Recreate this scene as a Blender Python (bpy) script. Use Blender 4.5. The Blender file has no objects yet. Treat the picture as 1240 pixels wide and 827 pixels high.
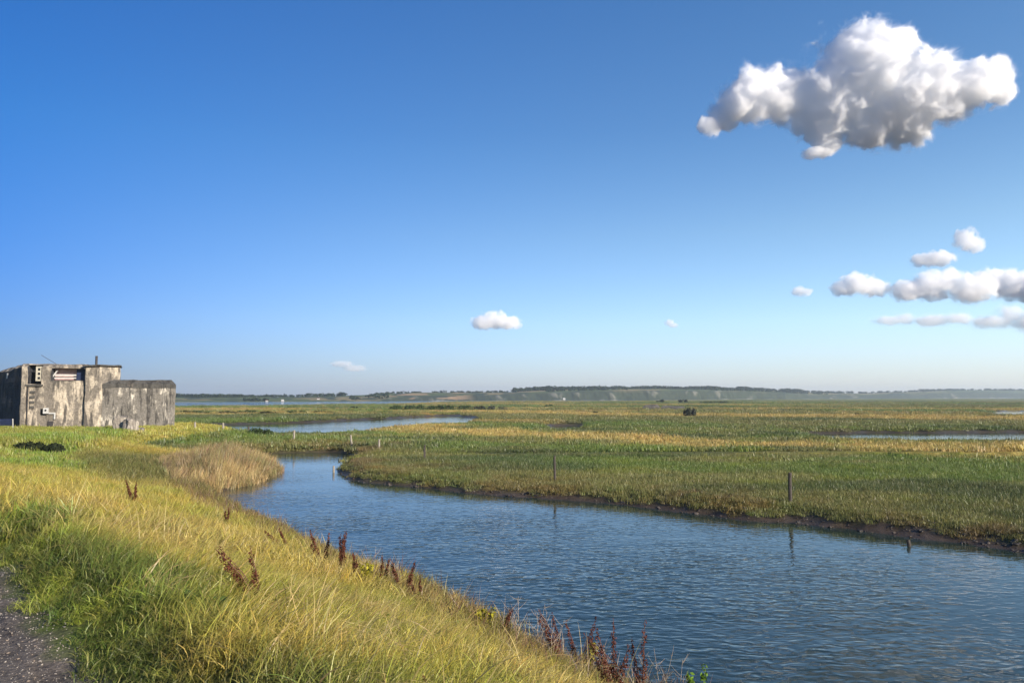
import bpy, bmesh, math, random
import numpy as np
from mathutils import Vector, Matrix, Euler

random.seed(7)
RNG = np.random.default_rng(11)
scene = bpy.context.scene
COL = scene.collection

# ------------------------------------------------------------------ camera model
FPX, HC = 955.0, 4.2                    # focal length in photo pixels, eye height over the water
PITCH = math.atan(66.5 / FPX)

def ray(px, py):
    X, Z = (px - 620) / FPX, (413.5 - py) / FPX
    return Vector((X, math.cos(PITCH) - Z * math.sin(PITCH), math.sin(PITCH) + Z * math.cos(PITCH)))

def at(px, py, z):
    d = ray(px, py)
    k = (z - HC) / d.z
    return d.x * k, d.y * k

def at_depth(px, py, y):
    d = ray(px, py)
    k = y / d.y
    return Vector((d.x * k, y, HC + d.z * k))

# ------------------------------------------------------------------ numpy noise
def _hash(ix, iy, seed):
    n = (ix * 374761393 + iy * 668265263 + seed * 974711) & 0xFFFFFFFF
    n = ((n ^ (n >> 13)) * 1274126177) & 0xFFFFFFFF
    return ((n ^ (n >> 16)) & 0xFFFF) / 65535.0

def vnoise(x, y, seed=0):
    x = np.asarray(x, float); y = np.asarray(y, float)
    ix = np.floor(x).astype(np.int64); iy = np.floor(y).astype(np.int64)
    fx = x - ix; fy = y - iy
    fx = fx * fx * (3 - 2 * fx); fy = fy * fy * (3 - 2 * fy)
    a = _hash(ix, iy, seed); b = _hash(ix + 1, iy, seed)
    c = _hash(ix, iy + 1, seed); d = _hash(ix + 1, iy + 1, seed)
    return (a * (1 - fx) + b * fx) * (1 - fy) + (c * (1 - fx) + d * fx) * fy

def fbm(x, y, seed=0, octv=4):
    s = 0; a = .5; t = 0
    for i in range(octv):
        s = s + a * vnoise(np.asarray(x) * 2 ** i, np.asarray(y) * 2 ** i, seed + i * 17)
        t += a; a *= .5
    return s / t

def sstep(a, b, x):
    t = np.clip((x - a) / (b - a), 0, 1)
    return t * t * (3 - 2 * t)

def poly_sdf(poly, x, y):               # > 0 outside
    x = np.asarray(x, float); y = np.asarray(y, float)
    d = np.full(x.shape, 1e18); inside = np.zeros(x.shape, bool)
    n = len(poly)
    for i in range(n):
        ax, ay = poly[i]; bx, by = poly[(i + 1) % n]
        ex, ey = bx - ax, by - ay
        t = np.clip(((x - ax) * ex + (y - ay) * ey) / (ex * ex + ey * ey + 1e-12), 0, 1)
        d = np.minimum(d, (x - ax - t * ex) ** 2 + (y - ay - t * ey) ** 2)
        if ay != by:
            cond = (ay > y) != (by > y)
            inside ^= cond & (x < ex * (y - ay) / ey + ax)
    d = np.sqrt(d)
    return np.where(inside, -d, d)

def polyline_dist(pts, x, y):
    x = np.asarray(x, float); y = np.asarray(y, float)
    d = np.full(x.shape, 1e18)
    for (ax, ay), (bx, by) in zip(pts[:-1], pts[1:]):
        ex, ey = bx - ax, by - ay
        t = np.clip(((x - ax) * ex + (y - ay) * ey) / (ex * ex + ey * ey + 1e-12), 0, 1)
        d = np.minimum(d, (x - ax - t * ex) ** 2 + (y - ay - t * ey) ** 2)
    return np.sqrt(d)

# ------------------------------------------------------------------ layout of the land
AX, NX = (-0.545, 0.838), (0.838, 0.545)          # along the dyke, across it towards the water
def st(x, y): return AX[0] * x + AX[1] * y, NX[0] * x + NX[1] * y
def xy(s, t): return (AX[0] * s + NX[0] * t, AX[1] * s + NX[1] * t)

RIVER = [xy(-30, 7.45), xy(-10, 7.5), xy(0, 7.4), xy(5, 7.6), xy(9, 7.35), xy(14, 7.6), xy(20, 7.4), xy(27, 7.6), xy(33, 7.5),
         (-13.2, 34.8), (-12.7, 38), (-12.6, 41), (-13.2, 45), (-15.2, 50), (-17.5, 54.5), (-19.3, 57.5), (-17, 59.4), (-14, 59.8),
         at(421, 548.5, 0), at(427, 556, 0), at(420, 563, 0), at(404, 571, 0), at(420, 580, 0), at(455, 585, 0), at(520, 592, 0),
         at(565, 597, 0), at(620, 600.5, 0), at(700, 607, 0), at(760, 613, 0), at(800, 617.5, 0), at(860, 624, 0), at(900, 629, 0), at(950, 633, 0),
         at(1000, 639, 0), at(1050, 645, 0), at(1100, 651, 0), at(1170, 660, 0), at(1240, 670, 0), (19, 16), (24, 8), (30, -6), (34, -20)]
POND_A = [at(*p, 0 if i < 8 else .5) for i, p in enumerate([(150, 518), (210, 516), (300, 513.2), (380, 511.5), (450, 508), (520, 504), (560, 503), (580, 508), (572, 511.5),
                              (520, 513.5), (470, 517), (430, 521), (380, 524.5), (300, 525), (240, 525), (150, 524)])]
POND_B = [at(*p, 0 if i < 3 else .5) for i, p in enumerate([(650, 517), (672, 515.3), (705, 515.2), (714, 517), (700, 519), (665, 518.8)])]
POND_C = [at(*p, 0 if i < 7 else .6) for i, p in enumerate([(968, 526.5), (1000, 525), (1060, 524.3), (1150, 524), (1240, 523.6), (1400, 523.6), (1500, 528), (1400, 533), (1240, 531.5),
                              (1150, 530.5), (1080, 530), (1020, 529)])]
POND_D = [at(*p, 0 if i < 3 else .5) for i, p in enumerate([(1196, 499.5), (1215, 497.8), (1300, 497.6), (1300, 503), (1240, 503), (1205, 501.8)])]
PONDS = [POND_A, POND_B, POND_C, POND_D]
REED_BED = [(-13.0, 34.9), (-12.4, 38), (-12.4, 41), (-13.0, 45), (-15.0, 49.6), (-17.0, 53.6), (-18.6, 53), (-20, 48), (-19.2, 43), (-16.6, 38), (-14.6, 34.5)]

COAST_U = [-1.5, -.65, -.42, -.17, -.1, 0, .08, .25, .4, .65, 1.5]
COAST_D = [325, 330, 335, 385, 500, 640, 690, 950, 1350, 1800, 2000]

def coast_dist(u): return np.interp(u, COAST_U, COAST_D)

def t_crest(s): return np.interp(s, [-30, 0, 4, 14, 25, 40, 60, 90], [2.2, 1.75, 1.5, .45, -1.0, -4, -12, -26])
def h_crest(s): return np.interp(s, [-30, 6, 15, 30, 45, 65, 100], [2.62, 2.62, 2.5, 2.1, 1.8, 1.6, 1.5])

def land_parts(x, y):
    x = np.asarray(x, float); y = np.asarray(y, float)
    s, t = st(x, y)
    wob = (fbm(x * .5, y * .5, 5, 3) - .5) * 1.1 + (fbm(x * 2.2, y * 2.2, 8, 2) - .5) * .35
    dw = poly_sdf(RIVER, x, y) + wob * np.clip(y / 25, .25, 1)
    dp = np.full(x.shape, 1e9)
    far = np.hypot(x, y)
    for P in PONDS:
        dp = np.minimum(dp, poly_sdf(P, x, y))
    dp = dp + (fbm(x * .12, y * .12, 15, 4) - .5) * np.clip(far * .035, 0, 9)
    c = t_crest(s) - t
    dyke = (c > -(t_crest(s) * -1 + 40)) & True
    left = 1 - sstep(-29.5, -24.5, x + np.clip(58 - y, 0, 60) * -.0)      # the raised lawn round the bunker
    w_far = np.where(y > 50, left * (1 - sstep(72, 90, y)), 1.0)
    blend = sstep(44, 60, y)
    w = (1 - blend) * 1 + blend * w_far
    nearside = (t < 7.6 + 2.0 + np.clip(s - 33, 0, 100) * .25) | (y > 50)
    return s, t, dw, dp, c, w, nearside, far

def land(x, y):
    s, t, dw, dp, c, w, near, far = land_parts(x, y)
    # dyke
    frac = np.clip(dw, 0, None) / (np.clip(dw, 0, None) + np.clip(-c, 0, None) + 1e-6)
    frac = np.maximum(frac, sstep(0, 12, dw) * sstep(44, 58, s))
    hc = h_crest(s)
    slope = hc * (.06 * sstep(0, .05, frac) + .94 * frac ** 1.02)
    slope -= .10 * np.exp(-(c / .8) ** 2)
    landward = hc - .10 - .34 * sstep(-.3, .7, c) + .25 * sstep(4, 5.5, c) * (s < 30)
    dk = np.where(c > 0, landward, slope)
    dk = dk + (fbm(x * .7, y * .7, 3, 3) - .5) * .22 * np.where((c > .9) & (c < 4.2) & (s < 40), .08, 1) * sstep(0, 2, dw)
    # marsh
    ms = .18 + fbm(x * .06, y * .06, 21, 4) * .42
    ms = ms * sstep(-.1, 1.5, dw)
    u = x / np.maximum(y, 1)
    edge = coast_dist(u) * (1 + (fbm(u * 14, far * .004, 33, 4) - .5) * .18) - far
    ms = ms * sstep(0, 18, edge) - 1.2 * sstep(0, 25, -edge)
    is_dyke = near & ((x < 40) & (y < 95))
    z = np.where(is_dyke, ms + (dk - ms) * w, ms)
    z = np.where(y < -2, np.where(dw > 0, np.maximum(dk, .3), z), z)
    z = z * sstep(-.3, 1.6, dp)
    z = np.where(dw < 0, np.maximum(-1.1, dw * .45), z)
    z = np.where(dp < 0, np.maximum(-1.0, dp * .25), z)
    return z

def hit(px, py, off=0.0):                         # where the line of sight through a photo pixel meets the land
    d = ray(px, py)
    ks = np.geomspace(2, 700, 6000)
    X, Y, Z = d.x * ks, d.y * ks, HC + d.z * ks
    below = np.where(Z < np.maximum(land(X, Y) + off, 0))[0]
    i = below[0] if len(below) else -1
    return float(X[i]), float(Y[i]), float(max(land(X[i:i + 1], Y[i:i + 1])[0] if i >= 0 else 0, -.3))

# ------------------------------------------------------------------ colour zones (true colours of the plants and soil)
C = lambda *a: np.array(a, float)
OCHRE, STRAW, LIME, GREEN = C(.42, .325, .06), C(.48, .37, .14), C(.25, .30, .035), C(.11, .16, .03)
DARKG, RUST, OLIVE, GOLD = C(.05, .08, .025), C(.20, .105, .05), C(.17, .168, .05), C(.43, .31, .09)
MUD, GRAVEL, REED = C(.060, .043, .030), C(.12, .10, .083), C(.38, .275, .12)
def mix(a, b, t):
    t = np.asarray(t)[..., None]
    return a * (1 - t) + b * t

GOLD1 = [(-14, 96), (-5, 82), (5, 71), (18, 61), (30, 57), (45, 56), (70, 58)]
GOLD2 = [(-8, 190), (20, 165), (45, 150), (75, 138), (120, 132)]

def marsh_colour(x, y, dw, far):
    n1 = fbm(x * .16, y * .22, 41, 4); n2 = fbm(x * .5, y * .6, 43, 3); n3 = fbm(x * .02, y * .05, 47, 4)
    col = mix(np.broadcast_to(GREEN, x.shape + (3,)), OLIVE, sstep(.42, .62, n1))
    col = mix(col, LIME * .65, sstep(.55, .7, n2) * .6)
    col = mix(col, DARKG, sstep(.55, .66, fbm(x * .11, y * .22, 49, 4)) * .75)
    # rusty saltmarsh plants close to the bank
    bank = 1 - sstep(1.5, 7.5, dw + (n1 - .5) * 7)
    col = mix(col, mix(np.broadcast_to(OLIVE, col.shape), RUST, sstep(.45, .7, n2)), bank * .55)
    far_col = mix(np.broadcast_to(OLIVE * .9, col.shape), GREEN * .9, sstep(.42, .55, n3))
    far_col = mix(far_col, DARKG, sstep(.55, .66, fbm(x * .03, y * .09, 48, 4)) * .7)
    far_col = mix(far_col, GOLD * .75, sstep(.56, .66, fbm(x * .012, y * .05, 52, 4)) * .75)
    col = mix(col, far_col, sstep(85, 110, y + (n1 - .5) * 25))
    g1 = polyline_dist(GOLD1, x, y) + (n1 - .5) * 16 + (n2 - .5) * 5
    wid = np.clip(5 + x * .03, 4, 9)
    col = mix(col, mix(np.broadcast_to(GOLD, col.shape), OLIVE, sstep(.5, .7, n2) * .5), (1 - sstep(wid * .5, wid * 1.5, g1)) * sstep(-26, -10, x) * .95)
    g2 = polyline_dist(GOLD2, x, y) + (n1 - .5) * 22
    col = mix(col, GOLD * .9, (1 - sstep(7, 18, g2)) * .85)
    return col

def dyke_colour(x, y, s, t, c, dw):
    n1 = fbm(x * .55, y * .55, 61, 4); n2 = fbm(x * 1.7, y * 1.7, 63, 3); n3 = fbm(x * .2, y * .2, 67, 3)
    col = mix(np.broadcast_to(OCHRE, x.shape + (3,)), LIME, sstep(.47, .70, n1) * .55)
    col = mix(col, STRAW, sstep(.48, .68, n2) * .45)
    top = sstep(-.75, .15, c + (n1 - .5) * 2.2) * (1 - sstep(14, 22, s))
    col = mix(col, mix(np.broadcast_to(GREEN, col.shape), LIME, sstep(.45, .65, n2)), top * .9)
    low = (1 - sstep(.4, 2.2, dw + (n1 - .5) * 1.6))
    col = mix(col, mix(np.broadcast_to(OLIVE, col.shape), RUST, sstep(.45, .6, n2)), low * .75)
    lawn = sstep(33, 40, s + (n3 - .5) * 6) * (1 - sstep(2.5, 5, t - np.clip(s - 50, 0, 60) * .3))
    lw = mix(np.broadcast_to(LIME * C(.70, .82, .9), col.shape), OCHRE * .8, sstep(.50, .66, n3) * .4)
    col = mix(col, lw, lawn)
    dark = sstep(31, 37, s) * sstep(2.6, 4.5, t) * (1 - sstep(48, 54, s))
    col = mix(col, mix(np.broadcast_to(OLIVE * .8, col.shape), DARKG, n1), dark * .85)
    return col, lawn, dark

# ------------------------------------------------------------------ helpers
def tag(o, label=None, cat=None, group=None, kind=None):
    if label: o['label'] = label
    if cat: o['category'] = cat
    if group: o['group'] = group
    if kind: o['kind'] = kind
    return o

def link(o, parent=None):
    COL.objects.link(o)
    if parent: o.parent = parent
    return o

def empty(name, loc=(0, 0, 0), rz=0):
    o = bpy.data.objects.new(name, None)
    o.location = loc; o.rotation_euler = (0, 0, rz); o.empty_display_size = .2
    return link(o)

def mesh_np(name, verts, faces, mats=(), cols=None, smooth=True):
    me = bpy.data.meshes.new(name)
    verts = np.asarray(verts, np.float32); faces = np.asarray(faces, np.int32)
    k = faces.shape[1]
    me.vertices.add(len(verts)); me.vertices.foreach_set('co', verts.ravel())
    me.loops.add(faces.size); me.loops.foreach_set('vertex_index', faces.ravel())
    me.polygons.add(len(faces))
    me.polygons.foreach_set('loop_start', np.arange(0, faces.size, k, dtype=np.int32))
    me.polygons.foreach_set('loop_total', np.full(len(faces), k, np.int32))
    me.update(calc_edges=True)
    if cols is not None:
        for nm, arr in cols.items():
            arr = np.asarray(arr, np.float32)
            if arr.ndim == 2:
                if arr.shape[1] == 3: arr = np.concatenate([arr, np.ones((len(arr), 1), np.float32)], 1)
                at_ = me.attributes.new(nm, 'FLOAT_COLOR', 'POINT'); at_.data.foreach_set('color', arr.ravel())
            else:
                at_ = me.attributes.new(nm, 'FLOAT', 'POINT'); at_.data.foreach_set('value', arr)
    me.polygons.foreach_set('use_smooth', np.full(len(faces), smooth))
    for m in mats: me.materials.append(m)
    return me

class MB:
    """collects shapes into one bmesh"""
    def __init__(self): self.bm = bmesh.new()
    def box(self, c, s, rz=0, bevel=0, tilt=(0, 0)):
        r = bmesh.ops.create_cube(self.bm, size=1)
        vs = r['verts']
        M = Matrix.Translation(c) @ Euler((tilt[0], tilt[1], rz)).to_matrix().to_4x4() @ Matrix.Diagonal((*s, 1))
        bmesh.ops.transform(self.bm, matrix=M, verts=vs)
        if bevel:
            es = {e for v in vs for e in v.link_edges}
            bmesh.ops.bevel(self.bm, geom=list(es), offset=bevel, segments=2, affect='EDGES', profile=.6)
        return self
    def tube(self, pts, radii, n=8, cap=True):
        pts = [Vector(p) for p in pts]
        rings = []
        for i, p in enumerate(pts):
            d = (pts[min(i + 1, len(pts) - 1)] - pts[max(i - 1, 0)]).normalized()
            a = d.orthogonal().normalized() if i == 0 else (a - d * a.dot(d)).normalized()
            b = d.cross(a)
            r = radii[i] if hasattr(radii, '__len__') else radii
            rings.append([self.bm.verts.new(p + (a * math.cos(2 * math.pi * k / n) + b * math.sin(2 * math.pi * k / n)) * r) for k in range(n)])
        for A, B in zip(rings[:-1], rings[1:]):
            for k in range(n): self.bm.faces.new((A[k], A[(k + 1) % n], B[(k + 1) % n], B[k]))
        if cap:
            self.bm.faces.new(rings[0][::-1]); self.bm.faces.new(rings[-1])
        return self
    def prism(self, poly, z0, z1, inset=0, top_drop=0):
        """footprint prism; inset > 0 gives a sloping chamfer of that width and drop along the top edge"""
        n = len(poly)
        zc = z1 - top_drop
        A = [self.bm.verts.new((x, y, z0)) for x, y in poly]
        B = [self.bm.verts.new((x, y, zc)) for x, y in poly]
        rings = [A, B]
        if inset:
            cx = sum(p[0] for p in poly) / n; cy = sum(p[1] for p in poly) / n
            ins = []
            for x, y in poly:
                d = math.hypot(x - cx, y - cy)
                ins.append((x + (cx - x) / d * inset, y + (cy - y) / d * inset))
            rings.append([self.bm.verts.new((x, y, z1)) for x, y in ins])
        for P, Q in zip(rings[:-1], rings[1:]):
            for k in range(n): self.bm.faces.new((P[k], P[(k + 1) % n], Q[(k + 1) % n], Q[k]))
        self.bm.faces.new(rings[0][::-1]); self.bm.faces.new(rings[-1])
        return self
    def ico(self, c, s, sub=2, jit=0, seed=0):
        r = bmesh.ops.create_icosphere(self.bm, subdivisions=sub, radius=1)
        rr = random.Random(seed)
        for v in r['verts']:
            k = 1 + rr.uniform(-jit, jit)
            v.co = Vector((v.co.x * s[0] * k, v.co.y * s[1] * k, v.co.z * s[2] * k)) + Vector(c)
        return self
    def build(self, name, m, parent=None, smooth=False):
        bmesh.ops.recalc_face_normals(self.bm, faces=self.bm.faces)
        me = bpy.data.meshes.new(name); self.bm.to_mesh(me); self.bm.free()
        if smooth: me.polygons.foreach_set('use_smooth', np.full(len(me.polygons), True))
        me.materials.append(m)
        return link(bpy.data.objects.new(name, me), parent)

# ------------------------------------------------------------------ node helper
class NT:
    def __init__(self, tree): self.t = tree; self.n = tree.nodes; self.l = tree.links
    def add(self, typ, ins=None, **props):
        nd = self.n.new(typ)
        for k, v in props.items(): setattr(nd, k, v)
        for k, v in (ins or {}).items():
            s = nd.inputs[k]
            if isinstance(v, bpy.types.NodeSocket): self.l.new(v, s)
            else: s.default_value = v
        return nd
    def math(self, op, a, b=0.0, c=None, clamp=False):
        nd = self.add('ShaderNodeMath', {0: a, 1: b}, operation=op, use_clamp=clamp)
        if c is not None:
            if isinstance(c, bpy.types.NodeSocket): self.l.new(c, nd.inputs[2])
            else: nd.inputs[2].default_value = c
        return nd.outputs[0]
    def vmath(self, op, a, b=None):
        nd = self.add('ShaderNodeVectorMath', {0: a}, operation=op)
        if b is not None:
            if isinstance(b, bpy.types.NodeSocket): self.l.new(b, nd.inputs[1])
            else: nd.inputs[1].default_value = b
        return nd
    def mixc(self, f, a, b, blend='MIX'):
        nd = self.add('ShaderNodeMix', data_type='RGBA', blend_type=blend)
        for s, v in ((nd.inputs[0], f), (nd.inputs[6], a), (nd.inputs[7], b)):
            if isinstance(v, bpy.types.NodeSocket): self.l.new(v, s)
            else: s.default_value = v if not isinstance(v, tuple) or len(v) == 4 else (*v, 1)
        return nd.outputs[2]
    def ramp(self, f, stops):
        nd = self.add('ShaderNodeValToRGB', {0: f})
        cr = nd.color_ramp
        while len(cr.elements) < len(stops): cr.elements.new(.5)
        for e, (p, col) in zip(cr.elements, stops):
            e.position = p; e.color = (*col, 1) if len(col) == 3 else col
        return nd.outputs[0]
    def noise(self, vec, scale, detail=4, rough=.55, out=0, dim='3D', dist=0):
        nd = self.add('ShaderNodeTexNoise', {'Scale': scale, 'Detail': detail, 'Roughness': rough, 'Distortion': dist}, noise_dimensions=dim)
        if vec is not None: self.l.new(vec, nd.inputs['Vector'])
        return nd.outputs[out]

def new_mat(name):
    m = bpy.data.materials.new(name); m.use_nodes = True
    m.node_tree.nodes.clear()
    t = NT(m.node_tree)
    out = t.add('ShaderNodeOutputMaterial')
    return m, t, out

def simple_mat(name, col, rough=.7, var=.25, scale=6, metal=0, spec=.3, bump=.2):
    m, t, out = new_mat(name)
    tc = t.add('ShaderNodeTexCoord').outputs['Object']
    n = t.noise(tc, scale, 5)
    c2 = tuple(v * (1 - var) for v in col); c3 = tuple(min(1, v * (1 + var)) for v in col)
    cc = t.ramp(n, [(.3, c2), (.7, c3)])
    b = t.add('ShaderNodeBump', {'Strength': bump, 'Distance': .02, 'Height': t.noise(tc, scale * 5, 4)})
    p = t.add('ShaderNodeBsdfPrincipled', {'Base Color': cc, 'Roughness': rough, 'Metallic': metal, 'Specular IOR Level': spec, 'Normal': b.outputs[0]})
    t.l.new(p.outputs[0], out.inputs[0])
    return m

# ------------------------------------------------------------------ materials
def m_ground():
    m, t, out = new_mat('ground')
    col = t.add('ShaderNodeAttribute', attribute_name='Col').outputs['Color']
    pos = t.add('ShaderNodeNewGeometry').outputs['Position']
    n = t.noise(pos, 3.0, 6, .65); n2 = t.noise(pos, 22, 4, .7)
    f = t.ramp(n, [(.3, (.62, .62, .62)), (.7, (1.35, 1.35, 1.35))])
    f2 = t.ramp(n2, [(.3, (.55, .55, .55)), (.7, (1.4, 1.4, 1.4))])
    cc = t.mixc(1, t.mixc(1, col, f, 'MULTIPLY'), f2, 'MULTIPLY')
    b = t.add('ShaderNodeBump', {'Strength': .7, 'Distance': .06, 'Height': t.math('ADD', n, n2)})
    wet = t.add('ShaderNodeAttribute', attribute_name='wet').outputs['Fac']
    p = t.add('ShaderNodeBsdfPrincipled', {'Base Color': cc, 'Roughness': t.math('MULTIPLY_ADD', wet, -.5, .85), 'Specular IOR Level': t.math('MULTIPLY_ADD', wet, .12, .15), 'Normal': b.outputs[0]})
    t.l.new(p.outputs[0], out.inputs[0])
    return m

def m_grass(name='grass', trans=.35, var=.8, dryness=.4):
    m, t, out = new_mat(name)
    tint = t.add('ShaderNodeAttribute', attribute_name='tint', attribute_type='INSTANCER').outputs['Color']
    rnd = t.add('ShaderNodeAttribute', attribute_name='rnd').outputs['Fac']
    dry = t.add('ShaderNodeAttribute', attribute_name='dry').outputs['Fac']
    k = t.math('MULTIPLY_ADD', rnd, var, 1 - var / 2)
    cc = t.vmath('SCALE', tint); t.l.new(k, cc.inputs['Scale'])
    hs = t.mixc(t.math('MULTIPLY', dry, dryness), cc.outputs[0], (.42, .32, .13, 1))
    d = t.add('ShaderNodeBsdfDiffuse', {'Color': hs})
    tr = t.add('ShaderNodeBsdfTranslucent', {'Color': hs})
    mx = t.add('ShaderNodeMixShader', {0: trans}); t.l.new(d.outputs[0], mx.inputs[1]); t.l.new(tr.outputs[0], mx.inputs[2])
    gl = t.add('ShaderNodeBsdfGlossy', {'Color': (1, 1, 1, 1), 'Roughness': .45})
    mx2 = t.add('ShaderNodeMixShader', {0: .025}); t.l.new(mx.outputs[0], mx2.inputs[1]); t.l.new(gl.outputs[0], mx2.inputs[2])
    t.l.new(mx2.outputs[0], out.inputs[0])
    return m

def m_leaf(name, col, trans=.25, var=.5):
    m, t, out = new_mat(name)
    rnd = t.add('ShaderNodeAttribute', attribute_name='rnd').outputs['Fac']
    cc = t.ramp(rnd, [(0, tuple(v * (1 - var) for v in col)), (1, tuple(v * (1 + var) for v in col))])
    d = t.add('ShaderNodeBsdfDiffuse', {'Color': cc}); tr = t.add('ShaderNodeBsdfTranslucent', {'Color': cc})
    mx = t.add('ShaderNodeMixShader', {0: trans}); t.l.new(d.outputs[0], mx.inputs[1]); t.l.new(tr.outputs[0], mx.inputs[2])
    t.l.new(mx.outputs[0], out.inputs[0])
    return m

def m_water():
    m, t, out = new_mat('water')
    pos = t.add('ShaderNodeNewGeometry').outputs['Position']
    def mapped(rz, sc):
        return t.add('ShaderNodeMapping', {'Vector': pos, 'Rotation': (0, 0, rz), 'Scale': sc}).outputs[0]
    w1 = t.noise(mapped(math.radians(-10), (.75, 1.3, 1)), 3.5, 1.2, .45, dist=.7)
    w2 = t.noise(mapped(math.radians(-34), (.8, 1.35, 1)), 4.4, 1, .45, dist=.5)
    w3 = t.noise(mapped(math.radians(14), (.5, 1.3, 1)), .75, 1, .4)
    gust = t.ramp(t.noise(mapped(math.radians(-20), (.5, 1.3, 1)), .10, 3, .6), [(.36, (.32, .32, .32)), (.60, (1, 1, 1))])
    # calmer water in the lee of the far bank
    lee = t.add('ShaderNodeAttribute', attribute_name='calm').outputs['Fac']
    h = t.math('ADD', t.math('MULTIPLY', w1, .040), t.math('ADD', t.math('MULTIPLY', w2, .018), t.math('MULTIPLY', w3, .022)))
    h = t.math('MULTIPLY', h, t.math('MULTIPLY', gust, lee))
    b = t.add('ShaderNodeBump', {'Strength': 1, 'Distance': 1.0, 'Height': h})
    p = t.add('ShaderNodeBsdfPrincipled', {'Base Color': (.018, .032, .027, 1), 'Roughness': .04, 'IOR': 1.333, 'Specular IOR Level': .5, 'Normal': b.outputs[0]})
    t.l.new(p.outputs[0], out.inputs[0])
    return m

def m_concrete(name, base, pale, dark, pale_amt=.5, streak=2.2):
    m, t, out = new_mat(name)
    tc = t.add('ShaderNodeTexCoord').outputs['Object']
    def mp(sc): return t.add('ShaderNodeMapping', {'Vector': tc, 'Scale': sc}).outputs[0]
    n1 = t.noise(mp((1, 1, .5)), 1.15, 7, .66, dist=.2)
    n2 = t.noise(mp((1, 1, .16)), streak, 5, .6)
    n3 = t.noise(tc, 5, 6, .7)
    patch = t.math('ADD', t.math('MULTIPLY', n1, .62), t.math('MULTIPLY', n2, .38))
    f = t.ramp(patch, [(1 - pale_amt - .035, (0, 0, 0)), (1 - pale_amt + .03, (1, 1, 1))])
    cc = t.mixc(f, base, pale)
    cc = t.mixc(t.ramp(n2, [(.50, (0, 0, 0)), (.60, (.9, .9, .9))]), cc, dark)
    cc = t.mixc(1, cc, t.ramp(n3, [(.25, (.55, .55, .55)), (.75, (1.35, 1.35, 1.35))]), 'MULTIPLY')
    z = t.add('ShaderNodeSeparateXYZ', {0: tc}).outputs[2]
    board = t.math('SINE', t.math('MULTIPLY', z, 26))
    h = t.math('ADD', t.math('MULTIPLY', n3, .6), t.math('ADD', t.math('MULTIPLY', board, .012), t.math('MULTIPLY', n1, .9)))
    b = t.add('ShaderNodeBump', {'Strength': .9, 'Distance': .12, 'Height': h})
    p = t.add('ShaderNodeBsdfPrincipled', {'Base Color': cc, 'Roughness': .9, 'Specular IOR Level': .2, 'Normal': b.outputs[0]})
    t.l.new(p.outputs[0], out.inputs[0])
    return m

GROUND, GRASS, WATER = m_ground(), m_grass(), m_water()
GRASS_SOFT = m_grass('marsh_plants', .35, .45, .14)
WOOD_DARK = simple_mat('weathered_wood', (.055, .045, .038), .85, .4, 14)
WOOD_PALE = simple_mat('pale_wood', (.24, .21, .17), .85, .3, 14)
CONC = m_concrete('bunker_concrete', (.165, .142, .115), (.43, .365, .28), (.06, .054, .048), .50)
CONC_W = m_concrete('wing_concrete', (.155, .14, .12), (.54, .485, .40), (.04, .037, .034), .468, 3.6)
CONC_S = m_concrete('shaded_side_concrete', (.055, .058, .066), (.11, .108, .11), (.03, .03, .034), .42)  # darker, bluer concrete with the left wall's shade put into the colour
ROOFC = m_concrete('roof_concrete', (.075, .07, .062), (.16, .135, .11), (.035, .033, .03), .42)
DARK = simple_mat('dark_recess', (.012, .013, .016), .8, .3, 3)
WHITE = simple_mat('white_paint', (.40, .39, .37), .55, .12, 5)
BLUE = simple_mat('dark_blue_paint', (.012, .02, .055), .6, .3, 4)
PINK = simple_mat('pinkish_render', (.40, .28, .27), .85, .25, 3)
METAL = simple_mat('rusty_metal', (.05, .045, .045), .6, .4, 9, .4)
STONE = m_concrete('rock', (.19, .165, .14), (.33, .29, .24), (.09, .08, .07), .48)

# ------------------------------------------------------------------ ground sheet
def polar_grid(r0, r1, step, fine, coarse, half=math.radians(44)):
    rs = [r0]
    while rs[-1] < r1: rs.append(rs[-1] * (1 + step))
    rs = np.array(rs)
    a_f = np.arange(-half, half, fine)
    a_c = np.arange(half, 2 * math.pi - half, coarse)
    az = np.concatenate([a_f, a_c])
    R, A = np.meshgrid(rs, az, indexing='ij')
    X, Y = R * np.sin(A), R * np.cos(A)
    nr, na = X.shape
    i = np.arange(nr - 1)[:, None]; j = np.arange(na)[None, :]
    j2 = (j + 1) % na
    F = np.stack([i * na + j, (i + 1) * na + j, (i + 1) * na + j2, i * na + j2], -1).reshape(-1, 4)
    return X.ravel(), Y.ravel(), F

def ground_colours(x, y, z):
    s, t, dw, dp, c, w, near, far = land_parts(x, y)
    mc = marsh_colour(x, y, dw, far)
    dc, lawn, dark = dyke_colour(x, y, s, t, c, dw)
    isd = (near & (x < 40) & (y < 95)) * w
    col = mix(mc, dc, isd)
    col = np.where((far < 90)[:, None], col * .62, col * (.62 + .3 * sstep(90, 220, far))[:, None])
    mud = (1 - sstep(.5, 1.0, dw + (fbm(x * 1.2, y * 1.2, 71, 3) - .5) * .6)) * (1 - sstep(28, 60, y) * .3)
    mud = np.maximum(mud, 1 - sstep(.4, 2.0, dp))
    col = mix(col, MUD, mud)
    path = sstep(.45, .75, c + (fbm(x * 3, y * 3, 73, 3) - .5) * .5) * (1 - sstep(3.6, 4.0, c)) * (s < 30)
    col = mix(col, GRAVEL, path)
    return col, mud

gx, gy, gf = polar_grid(.8, 2700, .0145, math.radians(.22), math.radians(4))
gz = land(gx, gy)
gcol, gwet = ground_colours(gx, gy, gz)
me = mesh_np('ground', np.stack([gx, gy, gz], 1), gf, [GROUND], {'Col': gcol, 'wet': gwet})
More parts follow.
